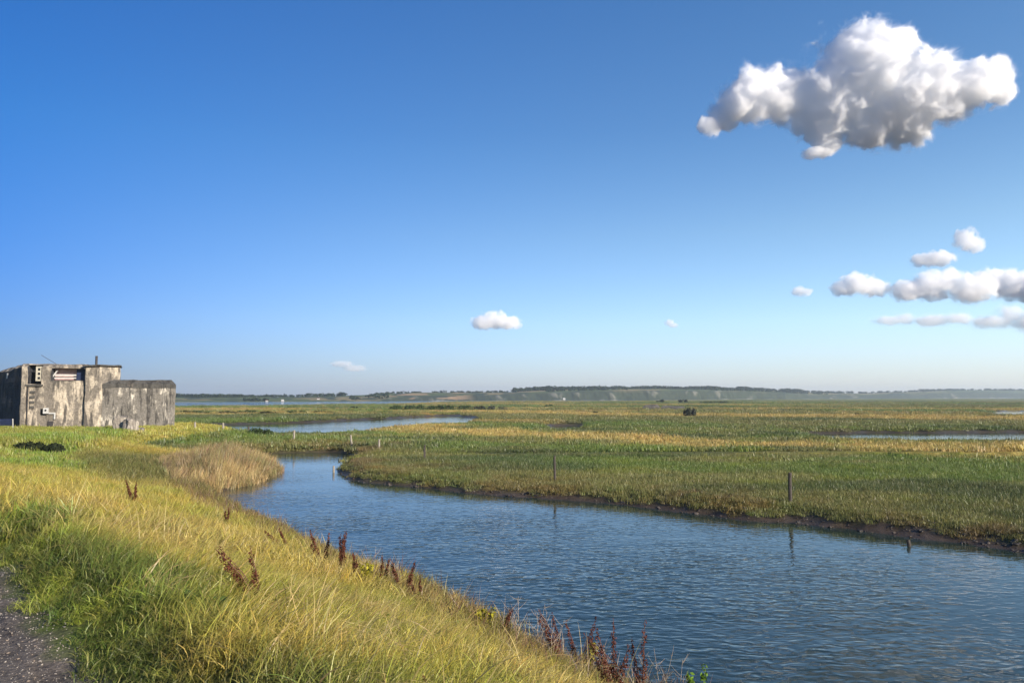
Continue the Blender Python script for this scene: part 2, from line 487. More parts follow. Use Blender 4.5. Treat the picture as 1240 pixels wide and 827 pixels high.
# close the small hole under the photographer
bmg = bmesh.new(); bmg.from_mesh(me)
bmesh.ops.holes_fill(bmg, edges=[e for e in bmg.edges if e.is_boundary and e.verts[0].co.length < 5], sides=0)
bmg.to_mesh(me); bmg.free()
tag(link(bpy.data.objects.new('ground', me)), kind='structure')

wx, wy, wf = polar_grid(3, 2680, .02, math.radians(.4), math.radians(5))
wdw = poly_sdf(RIVER, wx, wy)
right_bank = [p for p in RIVER[19:39]]
lee_d = polyline_dist(right_bank, wx, wy)
calm = np.where(wdw < .5, .22 + .78 * sstep(.5, 11.5, lee_d + (fbm(wx * .3, wy * .3, 91, 3) - .5) * 5), .25)
calm = np.where(np.hypot(wx, wy) > 260, 1.6, calm)
wz = np.zeros_like(wx)
me = mesh_np('water', np.stack([wx, wy, wz], 1), wf, [WATER], {'calm': calm})
tag(link(bpy.data.objects.new('water', me)), kind='structure')

# ------------------------------------------------------------------ far coast
HPX = [-400, 100, 215, 300, 400, 450, 500, 600, 640, 690, 740, 800, 860, 900, 950, 1000, 1050, 1100, 1160, 1240, 1400, 1800]
HTOP = [481, 481, 481, 480.8, 480, 477.5, 475.5, 475, 473, 471.5, 470, 470.3, 471.5, 472.2, 473.8, 476, 476.5, 474.5, 472.4, 473, 472.5, 472.5]
HBASE = [560, 560, 575, 590, 640, 670, 700, 760, 790, 820, 850, 900, 980, 1050, 1150, 1350, 1500, 1600, 1750, 1900, 2000, 2000]
def hills_z(px, v):
    d0 = np.interp(px, HPX, HBASE); top = np.interp(px, HPX, HTOP)
    d = d0 + v * (90 + d0 * .12)
    zt = HC + (480 - top) * (d0 * 1.1 + 80) / FPX
    g = fbm(px * .05 + v * 1.6, v * 2 + px * .02, 101, 4); g2 = fbm(px * .16 + v * 2, v * 4, 105, 4)
    cl = np.interp(px, [300, 450, 620, 900, 1000], [.25, .45, .62, .8, .6])
    k = sstep(0, .38, v + (g - .5) * .14 + (g2 - .5) * .06) * cl + (1 - cl) * sstep(.2, 1, v)
    k = np.where(v > 1, 1 - .5 * (v - 1), k)
    z = zt * k * (1 + (fbm(px * .02, v * 2, 107, 3) - .5) * .12) - .6 * (1 - sstep(0, .05, v))
    u = (px - 620) / FPX
    return u * d, d, z, g, g2, cl
hp = np.arange(-300, 1560, 1.0); hv = np.concatenate([np.linspace(0, 1, 40), np.linspace(1.1, 2, 6)])
HPg, HVg = np.meshgrid(hp, hv, indexing='ij')
px_, v_ = HPg.ravel(), HVg.ravel()
hx, hy, hz, hg, hg2, hcl = hills_z(px_, v_)
face = (1 - sstep(.25, .5, v_))
field = mix(np.broadcast_to(C(.12, .15, .05), (len(px_), 3)), C(.30, .24, .11), sstep(.52, .6, fbm(px_ * .018, v_ * 4, 111, 2)))
field = mix(field, C(.055, .075, .035), sstep(.55, .62, fbm(px_ * .06, v_ * 7, 113, 3)))
cliff = mix(np.broadcast_to(C(.05, .062, .034), (len(px_), 3)), C(.40, .36, .28), sstep(.58, .74, hg2) * sstep(.5, .65, hg + .05) * .4)
field = field * .72; cliff = cliff * .95
hcol = mix(field, cliff, face * sstep(420, 520, px_))
hcol = mix(hcol, C(.42, .27, .15), sstep(.55, .6, fbm(px_ * .03, v_ * 5, 117, 2)) * (1 - sstep(30, 60, np.abs(px_ - 520))) * .7)
hcol = mix(hcol, C(.30, .28, .24), (1 - sstep(.02, .05, v_)) * .8)
nr, na = HPg.shape
i = np.arange(nr - 1)[:, None]; j = np.arange(na - 1)[None, :]
hf = np.stack([i * na + j, (i + 1) * na + j, (i + 1) * na + j + 1, i * na + j + 1], -1).reshape(-1, 4)
me = mesh_np('hills', np.stack([hx, hy, hz], 1), hf, [GROUND], {'Col': hcol})
tag(link(bpy.data.objects.new('hills', me)), kind='structure')

# ------------------------------------------------------------------ leafy clumps
def leaf_cloud(blobs, n, size, seed=0, flat=.6):
    """quads of leaf size spread through the outer part of lumpy ellipsoids; returns verts, faces, rnd"""
    r = np.random.default_rng(seed)
    w = np.array([b[3] * b[4] * b[5] for b in blobs]) ** .67; w /= w.sum()
    bi = r.choice(len(blobs), n, p=w)
    B = np.array(blobs)[bi]
    d = r.normal(size=(n, 3)); d /= np.linalg.norm(d, axis=1)[:, None]
    rad = r.uniform(.25, 1.08, n) ** .5
    p = B[:, :3] + d * B[:, 3:6] * rad[:, None]
    nrm = d + r.normal(size=(n, 3)) * flat; nrm /= np.linalg.norm(nrm, axis=1)[:, None]
    a = np.cross(nrm, r.normal(size=(n, 3))); a /= np.linalg.norm(a, axis=1)[:, None]
    b = np.cross(nrm, a)
    s = size * r.uniform(.5, 1.3, n)[:, None]
    V = np.stack([p - a * s, p + b * s * .55, p + a * s, p - b * s * .55], 1).reshape(-1, 3)
    F = np.arange(4 * n).reshape(-1, 4)
    rnd = np.repeat(np.clip(r.random(n) * .7 + (bi * .37 % 1) * .3, 0, 1), 4)
    return V, F, rnd

def leaf_obj(name, blobs, n, size, m, parent=None, seed=0):
    V, F, rnd = leaf_cloud(blobs, n, size, seed)
    V[:, 2] = np.maximum(V[:, 2], -.05)
    me = mesh_np(name, V, F, [m], {'rnd': rnd}, smooth=False)
    return link(bpy.data.objects.new(name, me), parent)

WOODLEAF = m_leaf('far_wood_leaves', (.026, .038, .022), .15, .5)
BUSHLEAF = m_leaf('bush_leaves', (.04, .06, .022), .2, .55)
DARKLEAF = m_leaf('dark_bush_leaves', (.022, .028, .014), .15, .5)
GREYLEAF = m_leaf('grey_bush_leaves', (.05, .055, .04), .2, .5)

# wooded tops of the far coast: one mass of crowns
blobs = []
for a, b, dens, hgt, vv in [(-200, 300, 1.2, 3.4, 1), (215, 420, .9, 3.0, .95), (296, 330, .8, 3.0, .25), (455, 502, .9, 2.2, 1), (500, 545, .8, 2.6, 1), (545, 615, .9, 2.6, 1), (622, 700, 1.4, 4.6, 1),
                       (690, 760, 1.4, 4.6, 1), (760, 870, 1.4, 4.2, 1), (830, 1010, 1.6, 5.0, .98), (1000, 1110, .8, 5, 1), (1110, 1240, 1.0, 6, 1), (1240, 1500, .8, 6, 1),
                       (420, 470, .4, 2.4, .3), (435, 475, .5, 2.6, .55), (660, 760, .5, 3, .62), (860, 1000, .8, 4, .6)]:
    n = int((b - a) * dens)
    for k in range(n):
        px = np.array([random.uniform(a, b)]); v = np.array([vv + random.uniform(-.08, .08)])
        X, Y, Z, *_ = hills_z(px, v)
        gap = float(vnoise(px * .05, 3, 5)[0])
        if gap < .06: continue
        hh = hgt * random.uniform(.4, 1.05) * (.7 + .5 * gap)
        blobs.append((float(X[0]), float(Y[0]), float(Z[0]) + hh * .45, hh * 1.0, hh * .75, hh * .6))
V, F, rnd = leaf_cloud(blobs, 90000, 1.0, 5)
me = mesh_np('distant_wood', V, F, [WOODLEAF], {'rnd': rnd}, smooth=False)
tag(link(bpy.data.objects.new('distant_wood', me)), 'dark band of woodland along the top of the far coast', 'wood', kind='stuff')

# ------------------------------------------------------------------ grass prototypes (kept outside the scene, used by the scatter)
def blades(n, rad, h, hv, w, lean, spread, seed, seg=4, droop=.5, lean_dir=0.0, dirv=3.2, seedhead=0.0):
    r = np.random.default_rng(seed)
    V, F, R, D = [], [], [], []
    for k in range(n):
        a = r.uniform(0, 2 * math.pi); q = rad * math.sqrt(r.random())
        bx, by = q * math.cos(a), q * math.sin(a)
        L = h * (1 + r.uniform(-hv, hv))
        da = lean_dir + r.normal() * dirv * .5
        dx, dy = math.cos(da), math.sin(da)
        th = abs(lean + r.normal() * spread)
        dr = droop * r.uniform(.4, 1.5)
        fa = r.uniform(0, math.pi)
        wx_, wy_ = math.cos(fa) * w, math.sin(fa) * w
        x, y, z = bx, by, -.03
        ang = th * .4
        rr, dd = r.random(), float(r.random() < .25)
        bw = r.uniform(.55, 1.9)
        wx_ *= bw; wy_ *= bw
        i0 = len(V)
        for sgi in range(seg + 1):
            f = sgi / seg
            wk = (1 - f) ** .7 * (1 if sgi < seg else 0) + .04
            if seedhead and dd and f > .7: wk = seedhead * (1.2 - f) * 2
            V.append((x - wx_ * wk, y - wy_ * wk, z)); V.append((x + wx_ * wk, y + wy_ * wk, z))
            R += [rr, rr]; D += [dd, dd]
            x += dx * math.sin(ang) * L / seg; y += dy * math.sin(ang) * L / seg; z += math.cos(ang) * L / seg
            ang = min(ang + (th * .6 + dr) / seg, 2.0)
        for sgi in range(seg):
            b = i0 + 2 * sgi
            F.append((b, b + 1, b + 3, b + 2))
    return np.array(V), np.array(F), np.array(R), np.array(D)

def proto_set(cname, copies, **kw):
    col = bpy.data.collections.new(cname)
    sd = kw.pop('seed'); gm = kw.pop('m', GRASS)
    for k in range(copies):
        V, F, R, D = blades(seed=sd + k, **kw)
        me = mesh_np(cname, V, F, [gm], {'rnd': R, 'dry': D})
        col.objects.link(bpy.data.objects.new(f'{cname}_{k:02d}', me))
    return col

def scatter_group():
    g = bpy.data.node_groups.new('scatter', 'GeometryNodeTree')
    g.interface.new_socket('Geometry', in_out='INPUT', socket_type='NodeSocketGeometry')
    g.interface.new_socket('Protos', in_out='INPUT', socket_type='NodeSocketCollection')
    g.interface.new_socket('Geometry', in_out='OUTPUT', socket_type='NodeSocketGeometry')
    gi = g.nodes.new('NodeGroupInput'); go = g.nodes.new('NodeGroupOutput')
    ci = g.nodes.new('GeometryNodeCollectionInfo'); ci.inputs['Separate Children'].default_value = True; ci.inputs['Reset Children'].default_value = True
    ip = g.nodes.new('GeometryNodeInstanceOnPoints'); ip.inputs['Pick Instance'].default_value = True
    def na(nm, ty):
        n = g.nodes.new('GeometryNodeInputNamedAttribute'); n.data_type = ty; n.inputs['Name'].default_value = nm; return n.outputs[0]
    L = g.links.new
    L(gi.outputs[0], ip.inputs['Points']); L(gi.outputs[1], ci.inputs[0]); L(ci.outputs[0], ip.inputs['Instance'])
    L(na('idx', 'INT'), ip.inputs['Instance Index']); L(na('rot', 'FLOAT_VECTOR'), ip.inputs['Rotation']); L(na('scl', 'FLOAT_VECTOR'), ip.inputs['Scale'])
    L(ip.outputs[0], go.inputs[0])
    return g
SCATTER = scatter_group()

def scatter(name, P, rot, scl, tint, protos, label, cat):
    n = len(P)
    me = bpy.data.meshes.new(name)
    me.vertices.add(n); me.vertices.foreach_set('co', np.asarray(P, np.float32).ravel())
    for nm, arr in (('rot', rot), ('scl', scl)):
        a = me.attributes.new(nm, 'FLOAT_VECTOR', 'POINT'); a.data.foreach_set('vector', np.asarray(arr, np.float32).ravel())
    a = me.attributes.new('tint', 'FLOAT_COLOR', 'POINT'); a.data.foreach_set('color', np.concatenate([tint, np.ones((n, 1))], 1).astype(np.float32).ravel())
    a = me.attributes.new('idx', 'INT', 'POINT'); a.data.foreach_set('value', RNG.integers(0, len(protos.objects), n).astype(np.int32))
    o = link(bpy.data.objects.new(name, me))
    md = o.modifiers.new('scatter', 'NODES'); md.node_group = SCATTER
    for it in SCATTER.interface.items_tree:
        if it.in_out == 'INPUT' and it.name == 'Protos': md[it.identifier] = protos
    return tag(o, label, cat, kind='stuff')

def sample_ring(r0, r1, dens, half=math.radians(38)):
    n = int(half * (r1 * r1 - r0 * r0) * dens)
    r = np.sqrt(RNG.uniform(r0 * r0, r1 * r1, n)); a = RNG.uniform(-half, half, n)
    return r * np.sin(a), r * np.cos(a)

def jitter_tint(col, amt=.18):
    k = RNG.normal(1, amt, (len(col), 1)); hue = RNG.normal(1, .06, (len(col), 3))
    return np.clip(col * np.clip(k, .5, 1.6) * hue, .005, .9)

P_LONG = proto_set('long_grass', 6, seed=100, n=60, rad=.20, h=.24, hv=.65, w=.0030, lean=1.0, spread=.5, seg=5, droop=1.3, lean_dir=0, dirv=2.4, seedhead=.006)
P_MID = proto_set('mid_grass', 5, seed=200, n=56, rad=.32, h=.25, hv=.6, w=.0062, lean=.85, spread=.4, seg=4, droop=.7, lean_dir=0, dirv=1.8)
P_LAWN = proto_set('lawn_tufts', 4, seed=300, n=60, rad=.45, h=.16, hv=.4, w=.012, lean=.3, spread=.4, seg=2, droop=.5)
P_MARSH = proto_set('marsh_grass', 6, m=GRASS_SOFT, seed=400, n=80, rad=.42, h=.18, hv=.6, w=.0075, lean=.22, spread=.3, seg=3, droop=.4)
P_FAR = proto_set('far_grass', 5, m=GRASS_SOFT, seed=500, n=120, rad=1.1, h=.26, hv=.6, w=.022, lean=.25, spread=.3, seg=2, droop=.3)
P_REED = proto_set('reed_tufts', 5, seed=600, n=34, rad=.35, h=1.05, hv=.42, w=.011, lean=.14, spread=.18, seg=4, droop=.35, lean_dir=0, dirv=1.5, seedhead=.02)

def put(name, x, y, mask, tint, sc, protos, label, cat, rotz, tilt=.12, jit=.12):
    x, y = x[mask], y[mask]; tint = tint[mask]; sc = (sc[mask] if hasattr(sc, '__len__') else np.full(len(x), sc))
    z = land(x, y)
    n = len(x)
    rot = np.stack([RNG.normal(0, tilt, n), RNG.normal(0, tilt, n), rotz + RNG.normal(0, 1.15, n) if rotz is not None else RNG.uniform(0, 6.28, n)], 1)
    s = sc * RNG.uniform(.7, 1.3, n)
    scl = np.stack([sc ** .5 * RNG.uniform(.85, 1.2, n), sc ** .5 * RNG.uniform(.85, 1.2, n), s], 1)
    return scatter(name, np.stack([x, y, z], 1), rot, scl, jitter_tint(tint, jit), protos, label, cat)

# --- dyke: long yellow grass
def dyke_field(r0, r1, dens):
    x, y = sample_ring(r0, r1, dens)
    s, t, dw, dp, c, w, near, far = land_parts(x, y)
    col, lawn, dark = dyke_colour(x, y, s, t, c, dw)
    ok = (near & (t < 9.5 + np.clip(s - 33, 0, 100))) & (dw > .12) & (y < 95) & (w > .35)
    return x, y, s, t, dw, c, col, lawn, dark, ok
LEAN = math.radians(20)
x, y, s, t, dw, c, col, lawn, dark, ok = dyke_field(1.2, 13, 100)
onpath = (c > .5 + (fbm(x * 2.2, y * 2.2, 75, 3) - .5) * .7) & (c < 4)
lump = .75 + .5 * fbm(x * 1.1, y * 1.1, 77, 3)
keep = ok & ~onpath & (np.hypot(x, y) > 1.6)
put('long_grass', x, y, keep, col, np.clip(lump, .5, 1.3) * (1 - .55 * sstep(-.35, .4, c)), P_LONG,
    'long yellow and green grass covering the dyke slope in front', 'grass', LEAN)
x, y, s, t, dw, c, col, lawn, dark, ok = dyke_field(13, 62, 38)
far = np.hypot(x, y)
thin = RNG.random(len(x)) < np.clip(22 / far, .3, 1)
reedm = poly_sdf(REED_BED, x, y) < .2
lump = .7 + .6 * fbm(x * .8, y * .8, 79, 3)
put('dyke_grass', x, y, ok & thin & (lawn < .55) & ~reedm, col, lump * (1 + dark * .35), P_MID,
    'yellow grass and weeds running along the dyke to the reeds', 'grass', LEAN)
x, y, s, t, dw, c, col, lawn, dark, ok = dyke_field(26, 96, 7)
put('lawn_grass', x, y, ok & ((lawn > .3) | (y > 50)) & (poly_sdf(REED_BED, x, y) > .2), np.where((lawn > .3)[:, None], col, mix(col, LIME, np.full(len(x), .4))), 1.0 + 1.2 * fbm(x * .4, y * .4, 83, 3) ** 2, P_LAWN,
    'short green turf in front of the concrete bunker', 'grass', None)
P_STRAW = proto_set('straw', 5, seed=700, n=9, rad=.15, h=.62, hv=.35, w=.004, lean=1.25, spread=.35, seg=6, droop=1.3, lean_dir=0, dirv=1.0, seedhead=.007)
x, y, s, t, dw, c, col, lawn, dark, ok = dyke_field(2.5, 17, 13)
patch = fbm(x * .8, y * .8, 131, 3)
put('fallen_straw', x, y, ok & (c < -.1) & (patch > .47) & (dw > .6), np.broadcast_to(STRAW * 1.05, (len(x), 3)), 1.0, P_STRAW, 'long pale straw stems lying flattened over the yellow slope', 'straw', math.radians(5))
P_WEED = proto_set('brown_weeds', 5, seed=800, n=12, rad=.18, h=.46, hv=.5, w=.005, lean=.35, spread=.35, seg=5, droop=.35, seedhead=.016)
x, y, s, t, dw, c, col, lawn, dark, ok = dyke_field(6, 46, 11)
pn = fbm(x * .7, y * .7, 141, 3)
k = ok & (c < -1) & (((dw < 1.7) & (pn > .38)) | ((pn > .50) & (RNG.random(len(x)) < .4))) & (poly_sdf(REED_BED, x, y) > 0)
put('brown_weeds', x, y, k, mix(np.broadcast_to(RUST * .8, (len(x), 3)), C(.12, .07, .055), RNG.random(len(x))), np.where(dw < 1.9, 1.0, .5), P_WEED, 'reddish brown seeding weeds scattered along the lower bank', 'weeds', None)
P_LEAF = bpy.data.collections.new('broad_leaves')
for k in range(4):
    r = np.random.default_rng(900 + k); V, F, Rn = [], [], []
    for q in range(14):
        a = r.uniform(0, 6.28); L = r.uniform(.05, .12); up = r.uniform(.3, 1.1); wd = L * .22
        d = np.array([math.cos(a) * math.cos(up), math.sin(a) * math.cos(up), math.sin(up)]); sd_ = np.array([-math.sin(a), math.cos(a), 0]) * wd
        i0 = len(V); rr = r.random()
        for f, ww in ((0, .15), (.35, 1), (.7, .8), (1, .05)):
            p = d * L * f - np.array([0, 0, L * .35 * f * f]) + np.array([0, 0, .08])
            V += [p - sd_ * ww, p + sd_ * ww]; Rn += [rr, rr]
        F += [(i0 + 2 * j, i0 + 2 * j + 1, i0 + 2 * j + 3, i0 + 2 * j + 2) for j in range(3)]
    me = mesh_np('broad_leaves', np.array(V), np.array(F), [GRASS], {'rnd': np.array(Rn), 'dry': np.zeros(len(V))})
    P_LEAF.objects.link(bpy.data.objects.new('broad_leaves_%02d' % k, me))
x, y, s, t, dw, c, col, lawn, dark, ok = dyke_field(2, 26, 9)
pn = fbm(x * .9, y * .9, 151, 3)
put('broad_leaved_weeds', x, y, ok & (c < -.15) & (pn > .50), mix(np.broadcast_to(GREEN, (len(x), 3)), DARKG, RNG.random(len(x)) * .6), 1.0, P_LEAF, 'low broad leaved green weeds among the yellow grass', 'weeds', None)
# --- reeds
x, y = sample_ring(30, 58, 22)
d = poly_sdf(REED_BED, x, y)
col = mix(np.broadcast_to(REED, (len(x), 3)), mix(np.broadcast_to(OLIVE, (len(x), 3)), C(.24, .15, .10), RNG.random(len(x))), sstep(.40, .62, fbm(x * .45, y * .45, 85, 3)) * .85)
edge_h = (.42 + .52 * sstep(0, 4.2, -d)) * RNG.uniform(.6, 1.2, len(x)) * (.8 + .4 * fbm(x * .9, y * .9, 86, 2))
put('reed_bed', x, y, d < 0, col, edge_h, P_REED, 'tan reed bed leaning over the head of the creek', 'reeds', LEAN, .06)
# --- marsh
def marsh_field(r0, r1, dens):
    x, y = sample_ring(r0, r1, dens)
    s, t, dw, dp, c, w, near, far = land_parts(x, y)
    isd = (near & (x < 40) & (y < 95)) * w
    ok = (isd < .4) & (dw > .58 + (fbm(x * .9, y * .9, 87, 3) - .5) * .9) & (dp > .9) & (land(x, y) > .06)
    return x, y, dw, dp, far, marsh_colour(x, y, dw, far), ok
x, y, dw, dp, far, col, ok = marsh_field(17, 84, 34)
hgt = .6 + .8 * fbm(x * .35, y * .35, 89, 4)
hgt *= .6 + .4 * sstep(1, 5, dw)
put('marsh_grass', x, y, ok & (RNG.random(len(x)) < np.clip(30 / far, .3, 1) * (1 - sstep(52, 84, far))), col, hgt, P_MARSH, 'green and rusty saltmarsh plants on the flat beyond the creek', 'marsh plants', None, jit=.09)
x, y, dw, dp, far, col, ok = marsh_field(46, 190, 3.2)
put('golden_marsh_grass', x, y, ok & (RNG.random(len(x)) < np.clip(70 / far, .3, 1) * sstep(44, 66, far) * (1 - .7 * sstep(140, 190, far))), col, .5 + .8 * fbm(x * .15, y * .15, 95, 3), P_FAR, 'golden and olive grass flats between the far ponds', 'marsh plants', None, jit=.08)
x, y, dw, dp, far, col, ok = marsh_field(130, 620, .17)
put('far_marsh_grass', x, y, ok, col, .7 + 1.3 * fbm(x * .05, y * .08, 97, 3), P_FAR, 'thin distant green and tan marsh reaching the fjord', 'marsh plants', None)

# ------------------------------------------------------------------ posts
def post(px, ytop, ybase, m, label, lean=0, r=.05, z=None):
    X, Y, Z = hit(px, ybase)
    if z is not None: (X, Y), Z = at(px, ybase, z), z
    h = (ybase - ytop) * Y / FPX
    b = MB()
    rr = max(r, .0013 * Y)
    k = random.uniform(.9, 1.1)
    b.tube([(0, 0, -.35), (lean * .3, 0, h * .4), (lean * .7, .01, h * .8), (lean, .0, h * .97), (lean, 0, h)], [rr * k, rr, rr * .95, rr * .95, rr * .7], 9)
    o = b.build('fence_post', m)
    o.location = (X, Y, Z); o.rotation_euler = (0, 0, random.uniform(0, 3))
    return tag(o, label, 'post', 'posts along the creek and pond')
post(957, 573, 609, WOOD_DARK, 'tall dark wooden post nearest the camera, beside the muddy right bank', .02, .065)
post(672, 552, 584, WOOD_DARK, 'dark wooden post standing alone in the middle of the green marsh bank', -.03, .055)
post(514, 539, 559, WOOD_DARK, 'short dark post in pale grass near the bend of the creek', .02, .05)
post(459, 532, 545, WOOD_PALE, 'small pale post in grass right of the taller white post', 0, .05)
post(426, 527, 544, WOOD_PALE, 'tall whitish leaning post at the right end of the creek head', -.14, .055)
post(356, 521, 536, WOOD_PALE, 'pale post on the green strip between creek head and pond', .02, .055)
post(301, 513, 523, WOOD_DARK, 'thin dark post by the pond left of the dark green shrub', 0, .05)
post(270, 512, 522, WOOD_PALE, 'pale post by the pond, middle of three posts right of the bunker', 0, .05)
post(236, 511, 520, WOOD_PALE, 'small pale post nearest the right end of the bunker', 0, .05)
o = post(1101, 654, 661, WOOD_DARK, 'black rotten stump poking out of the water near the right bank', .03, .05, 0.0)
o = post(404, 564, 571, WOOD_PALE, 'tiny pale stake at the water edge where the creek bends', .0, .04, 0.05)

# ------------------------------------------------------------------ bunker
BZ = 1.45
b_root = empty('bunker', (-36, 67, BZ), 0)
tag(b_root, 'weathered grey and beige concrete wartime bunker on the green lawn', 'bunker')
def bl(x, y): return (x + 36, y - 67)       # into the bunker's own frame
def cut(o, boxes):
    for (c, s, rz) in boxes:
        mb = MB().box(c, s, rz)
        k = mb.build('cutter', DARK, o.parent)
        md = o.modifiers.new('cut', 'BOOLEAN'); md.object = k; md.solver = 'EXACT'
        bpy.context.view_layer.update()
        dg = bpy.context.evaluated_depsgraph_get()
        me = bpy.data.meshes.new_from_object(o.evaluated_get(dg))
        o.modifiers.clear(); old = o.data; o.data = me
        bpy.data.objects.remove(k)
C0 = Vector((-40.4, 65.0))
U = Vector((.975, .22)).normalized()
UA = math.atan2(U.y, U.x)
NB = Vector((U.y, -U.x))                     # out of the facade, towards the camera
def fac(k, out, z):                          # point on the facade in the bunker's frame
    p = C0 + U * k + NB * out
    return (p.x + 36, p.y - 67, z - BZ)
def fxy(k, out): return fac(k, out, 0)[:2]
TOP = 6.9
poly = [fxy(0, 0), fxy(4.9, 0), fxy(4.9, -6), bl(-43, 84), (bl(-55, 88)), (bl(-52.5, 76)), bl(-47.2, 70.8)]
main = MB().prism(poly, -.5, TOP - BZ, .55, .28).build('main_block', CONC, b_root)
cut(main, [(fac(.95, -.5, 6.02), (1.05, 1.9, 1.55), UA), (fac(3.55, -.55, 6.02), (2.7, 1.6, 1.02), UA), (fac(1.65, -.1, 2.95), (.42, .6, .5), UA)])
# opening with its shutter
MB().box(fac(.95, -1.2, 6.02), (1.0, .06, 1.5), UA).build('opening_back', DARK, b_root)
sh = MB().box(fac(1.22, -.16, 6.08), (.42, .08, 1.22), UA, .01)
shutter = sh.build('shutter', simple_mat('pale_shutter', (.36, .33, .26), .8, .2, 4), b_root)
for q in (-.36, 0, .36): MB().box(fac(1.26, -.108, 6.08 + q), (.17, .03, .2), UA).build('shutter_pane', DARK, shutter)
MB().box(fac(.98, .06, 5.12), (1.3, .22, .16), UA, .03).build('opening_sill', ROOFC, b_root)
# recessed loggia with white boards and a blue panel
MB().box(fac(3.1, -1.0, 6.05), (1.95, .06, 1.0), UA).build('recess_wall', PINK, b_root)
wb = MB()
wb.box(fac(3.15, -.55, 5.98), (1.75, .05, .13), UA, .008); wb.box(fac(3.15, -.55, 5.74), (1.75, .05, .10), UA, .008)
wb.box(fac(2.35, -.5, 6.12), (.1, .05, .7), UA, .008, (0, .6))
wb.build('white_board', WHITE, b_root)
MB().box(fac(4.42, -.5, 6.02), (.85, .05, .98), UA, .01).build('blue_panel', BLUE, b_root)
# rough pilasters and pipe at the left corner
MB().box(fac(.22, .05, 3.4), (.36, .14, 4.6), UA, .04).build('corner_pier', CONC, b_root)
MB().tube([fac(.55, .1, 1.3), fac(.55, .1, 5.05)], .05, 8).build('drain_pipe', METAL, b_root)
for q in range(4): MB().box(fac(.88, .04, 3.3 + q * .42), (.34, .12, .2), UA, .02).build('ledge_block', ROOFC, b_root)
# vent box with bracket
vb = MB().box(fac(1.98, .16, 3.02), (.36, .32, .46), UA, .015).build('vent_box', WHITE, b_root)
ring = MB(); ring.tube([fac(2.0, .33, 3.06), fac(2.0, .345, 3.06)], .08, 14); ring.build('vent_hole', DARK, vb)
br = MB(); br.box(fac(2.42, .08, 2.82), (.5, .12, .12), UA, .01); br.box(fac(2.62, .08, 2.55), (.1, .12, .44), UA, .01); br.build('bracket', WHITE, b_root)
MB().box(fac(2.3, -.02, 1.9), (.42, .1, .5), UA, .02).build('low_hatch', METAL, b_root)
# tower part at the right end of the facade
tp = [fxy(4.92, .35), fxy(6.0, .38), fxy(7.4, -.4), fxy(6.4, -4.5), fxy(4.92, -6)]
MB().prism(tp, -.5, 6.72 - BZ, .3, .1).build('tower_block', CONC, b_root)
tr_ = [fxy(4.7, .55), fxy(6.05, .58), fxy(7.5, -.3), fxy(6.5, -4.6), fxy(4.7, -6)]
MB().prism(tr_, 6.725 - BZ, 6.86 - BZ, .4, .04).build('tower_roof', ROOFC, b_root)
MB().tube([fac(5.45, -.6, 6.7), fac(5.45, -.6, 7.62)], .1, 10).build('chimney_pipe', METAL, b_root)
# lower wing
wl = [bl(-34.25, 66.1), bl(-29.95, 67.35), bl(-29.45, 69.2), bl(-32.6, 75), bl(-35.9, 74.5)]
wing = MB().prism(wl, -.5, 4.9 - BZ, 0, 0).build('wing_block', CONC_W, b_root)
wl2 = [bl(-34.26, 66.07), bl(-29.93, 67.33), bl(-29.42, 69.2), bl(-32.6, 75.02), bl(-35.92, 74.5)]
MB().prism(wl2, 4.902 - BZ, 5.6 - BZ, .55, .36).build('wing_roof', ROOFC, b_root)
for o, sb in ((main, 0),): pass
# slit in the shaded side wall
d = Vector((-47.2, 70.8)) - C0; dn = d.normalized(); ds = Vector((-dn.y, dn.x))
ds = ds if ds.dot(Vector((1, -1))) < 0 else -ds
p = C0 + dn * 3.5 + ds * .03
MB().box((p.x + 36, p.y - 67, 5.75 - BZ), (.35, .06, .85), math.atan2(dn.y, dn.x), .01).build('side_slit', WHITE, b_root)
# thin aerial on the roof
ae = MB(); ae.tube([at_depth(72, 443, 68) - Vector((36 * -1, 67, BZ)) , at_depth(50, 430, 67.5) - Vector((-36, 67, BZ))], .02, 6); ae.build('aerial', METAL, b_root)
# the side wall: its shade painted in with a darker concrete, its top falling away to the left
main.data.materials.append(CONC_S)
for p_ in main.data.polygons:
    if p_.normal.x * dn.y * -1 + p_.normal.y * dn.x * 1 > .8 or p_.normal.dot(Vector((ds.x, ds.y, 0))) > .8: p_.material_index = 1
for v in main.data.vertices:
    if v.co.z > 4 and v.co.x < -4.9: v.co.z -= .11 * (-4.9 - v.co.x) 
# rough up the big blocks
for o in b_root.children:
    if o.name.split('.')[0] in ('main_block', 'tower_block', 'wing_block', 'wing_roof', 'tower_roof'):
        bm = bmesh.new(); bm.from_mesh(o.data)
        bmesh.ops.triangulate(bm, faces=[f for f in bm.faces if len(f.verts) > 4])
        for _ in range(4):
            es = [e for e in bm.edges if e.calc_length() > .55]
            if not es: break
            bmesh.ops.subdivide_edges(bm, edges=es, cuts=1, use_grid_fill=True)
            bmesh.ops.triangulate(bm, faces=[f for f in bm.faces if len(f.verts) > 4])
        from mathutils import noise as mn
        for v in bm.verts:
            q = v.co * .9
            v.co += Vector((mn.noise(q), mn.noise(q + Vector((9, 3, 1))), mn.noise(q + Vector((4, 7, 2))))) * .07 + Vector((mn.noise(v.co * 3.1), mn.noise(v.co * 3.1 + Vector((5, 5, 5))), 0)) * .035
        bm.to_mesh(o.data); bm.free()

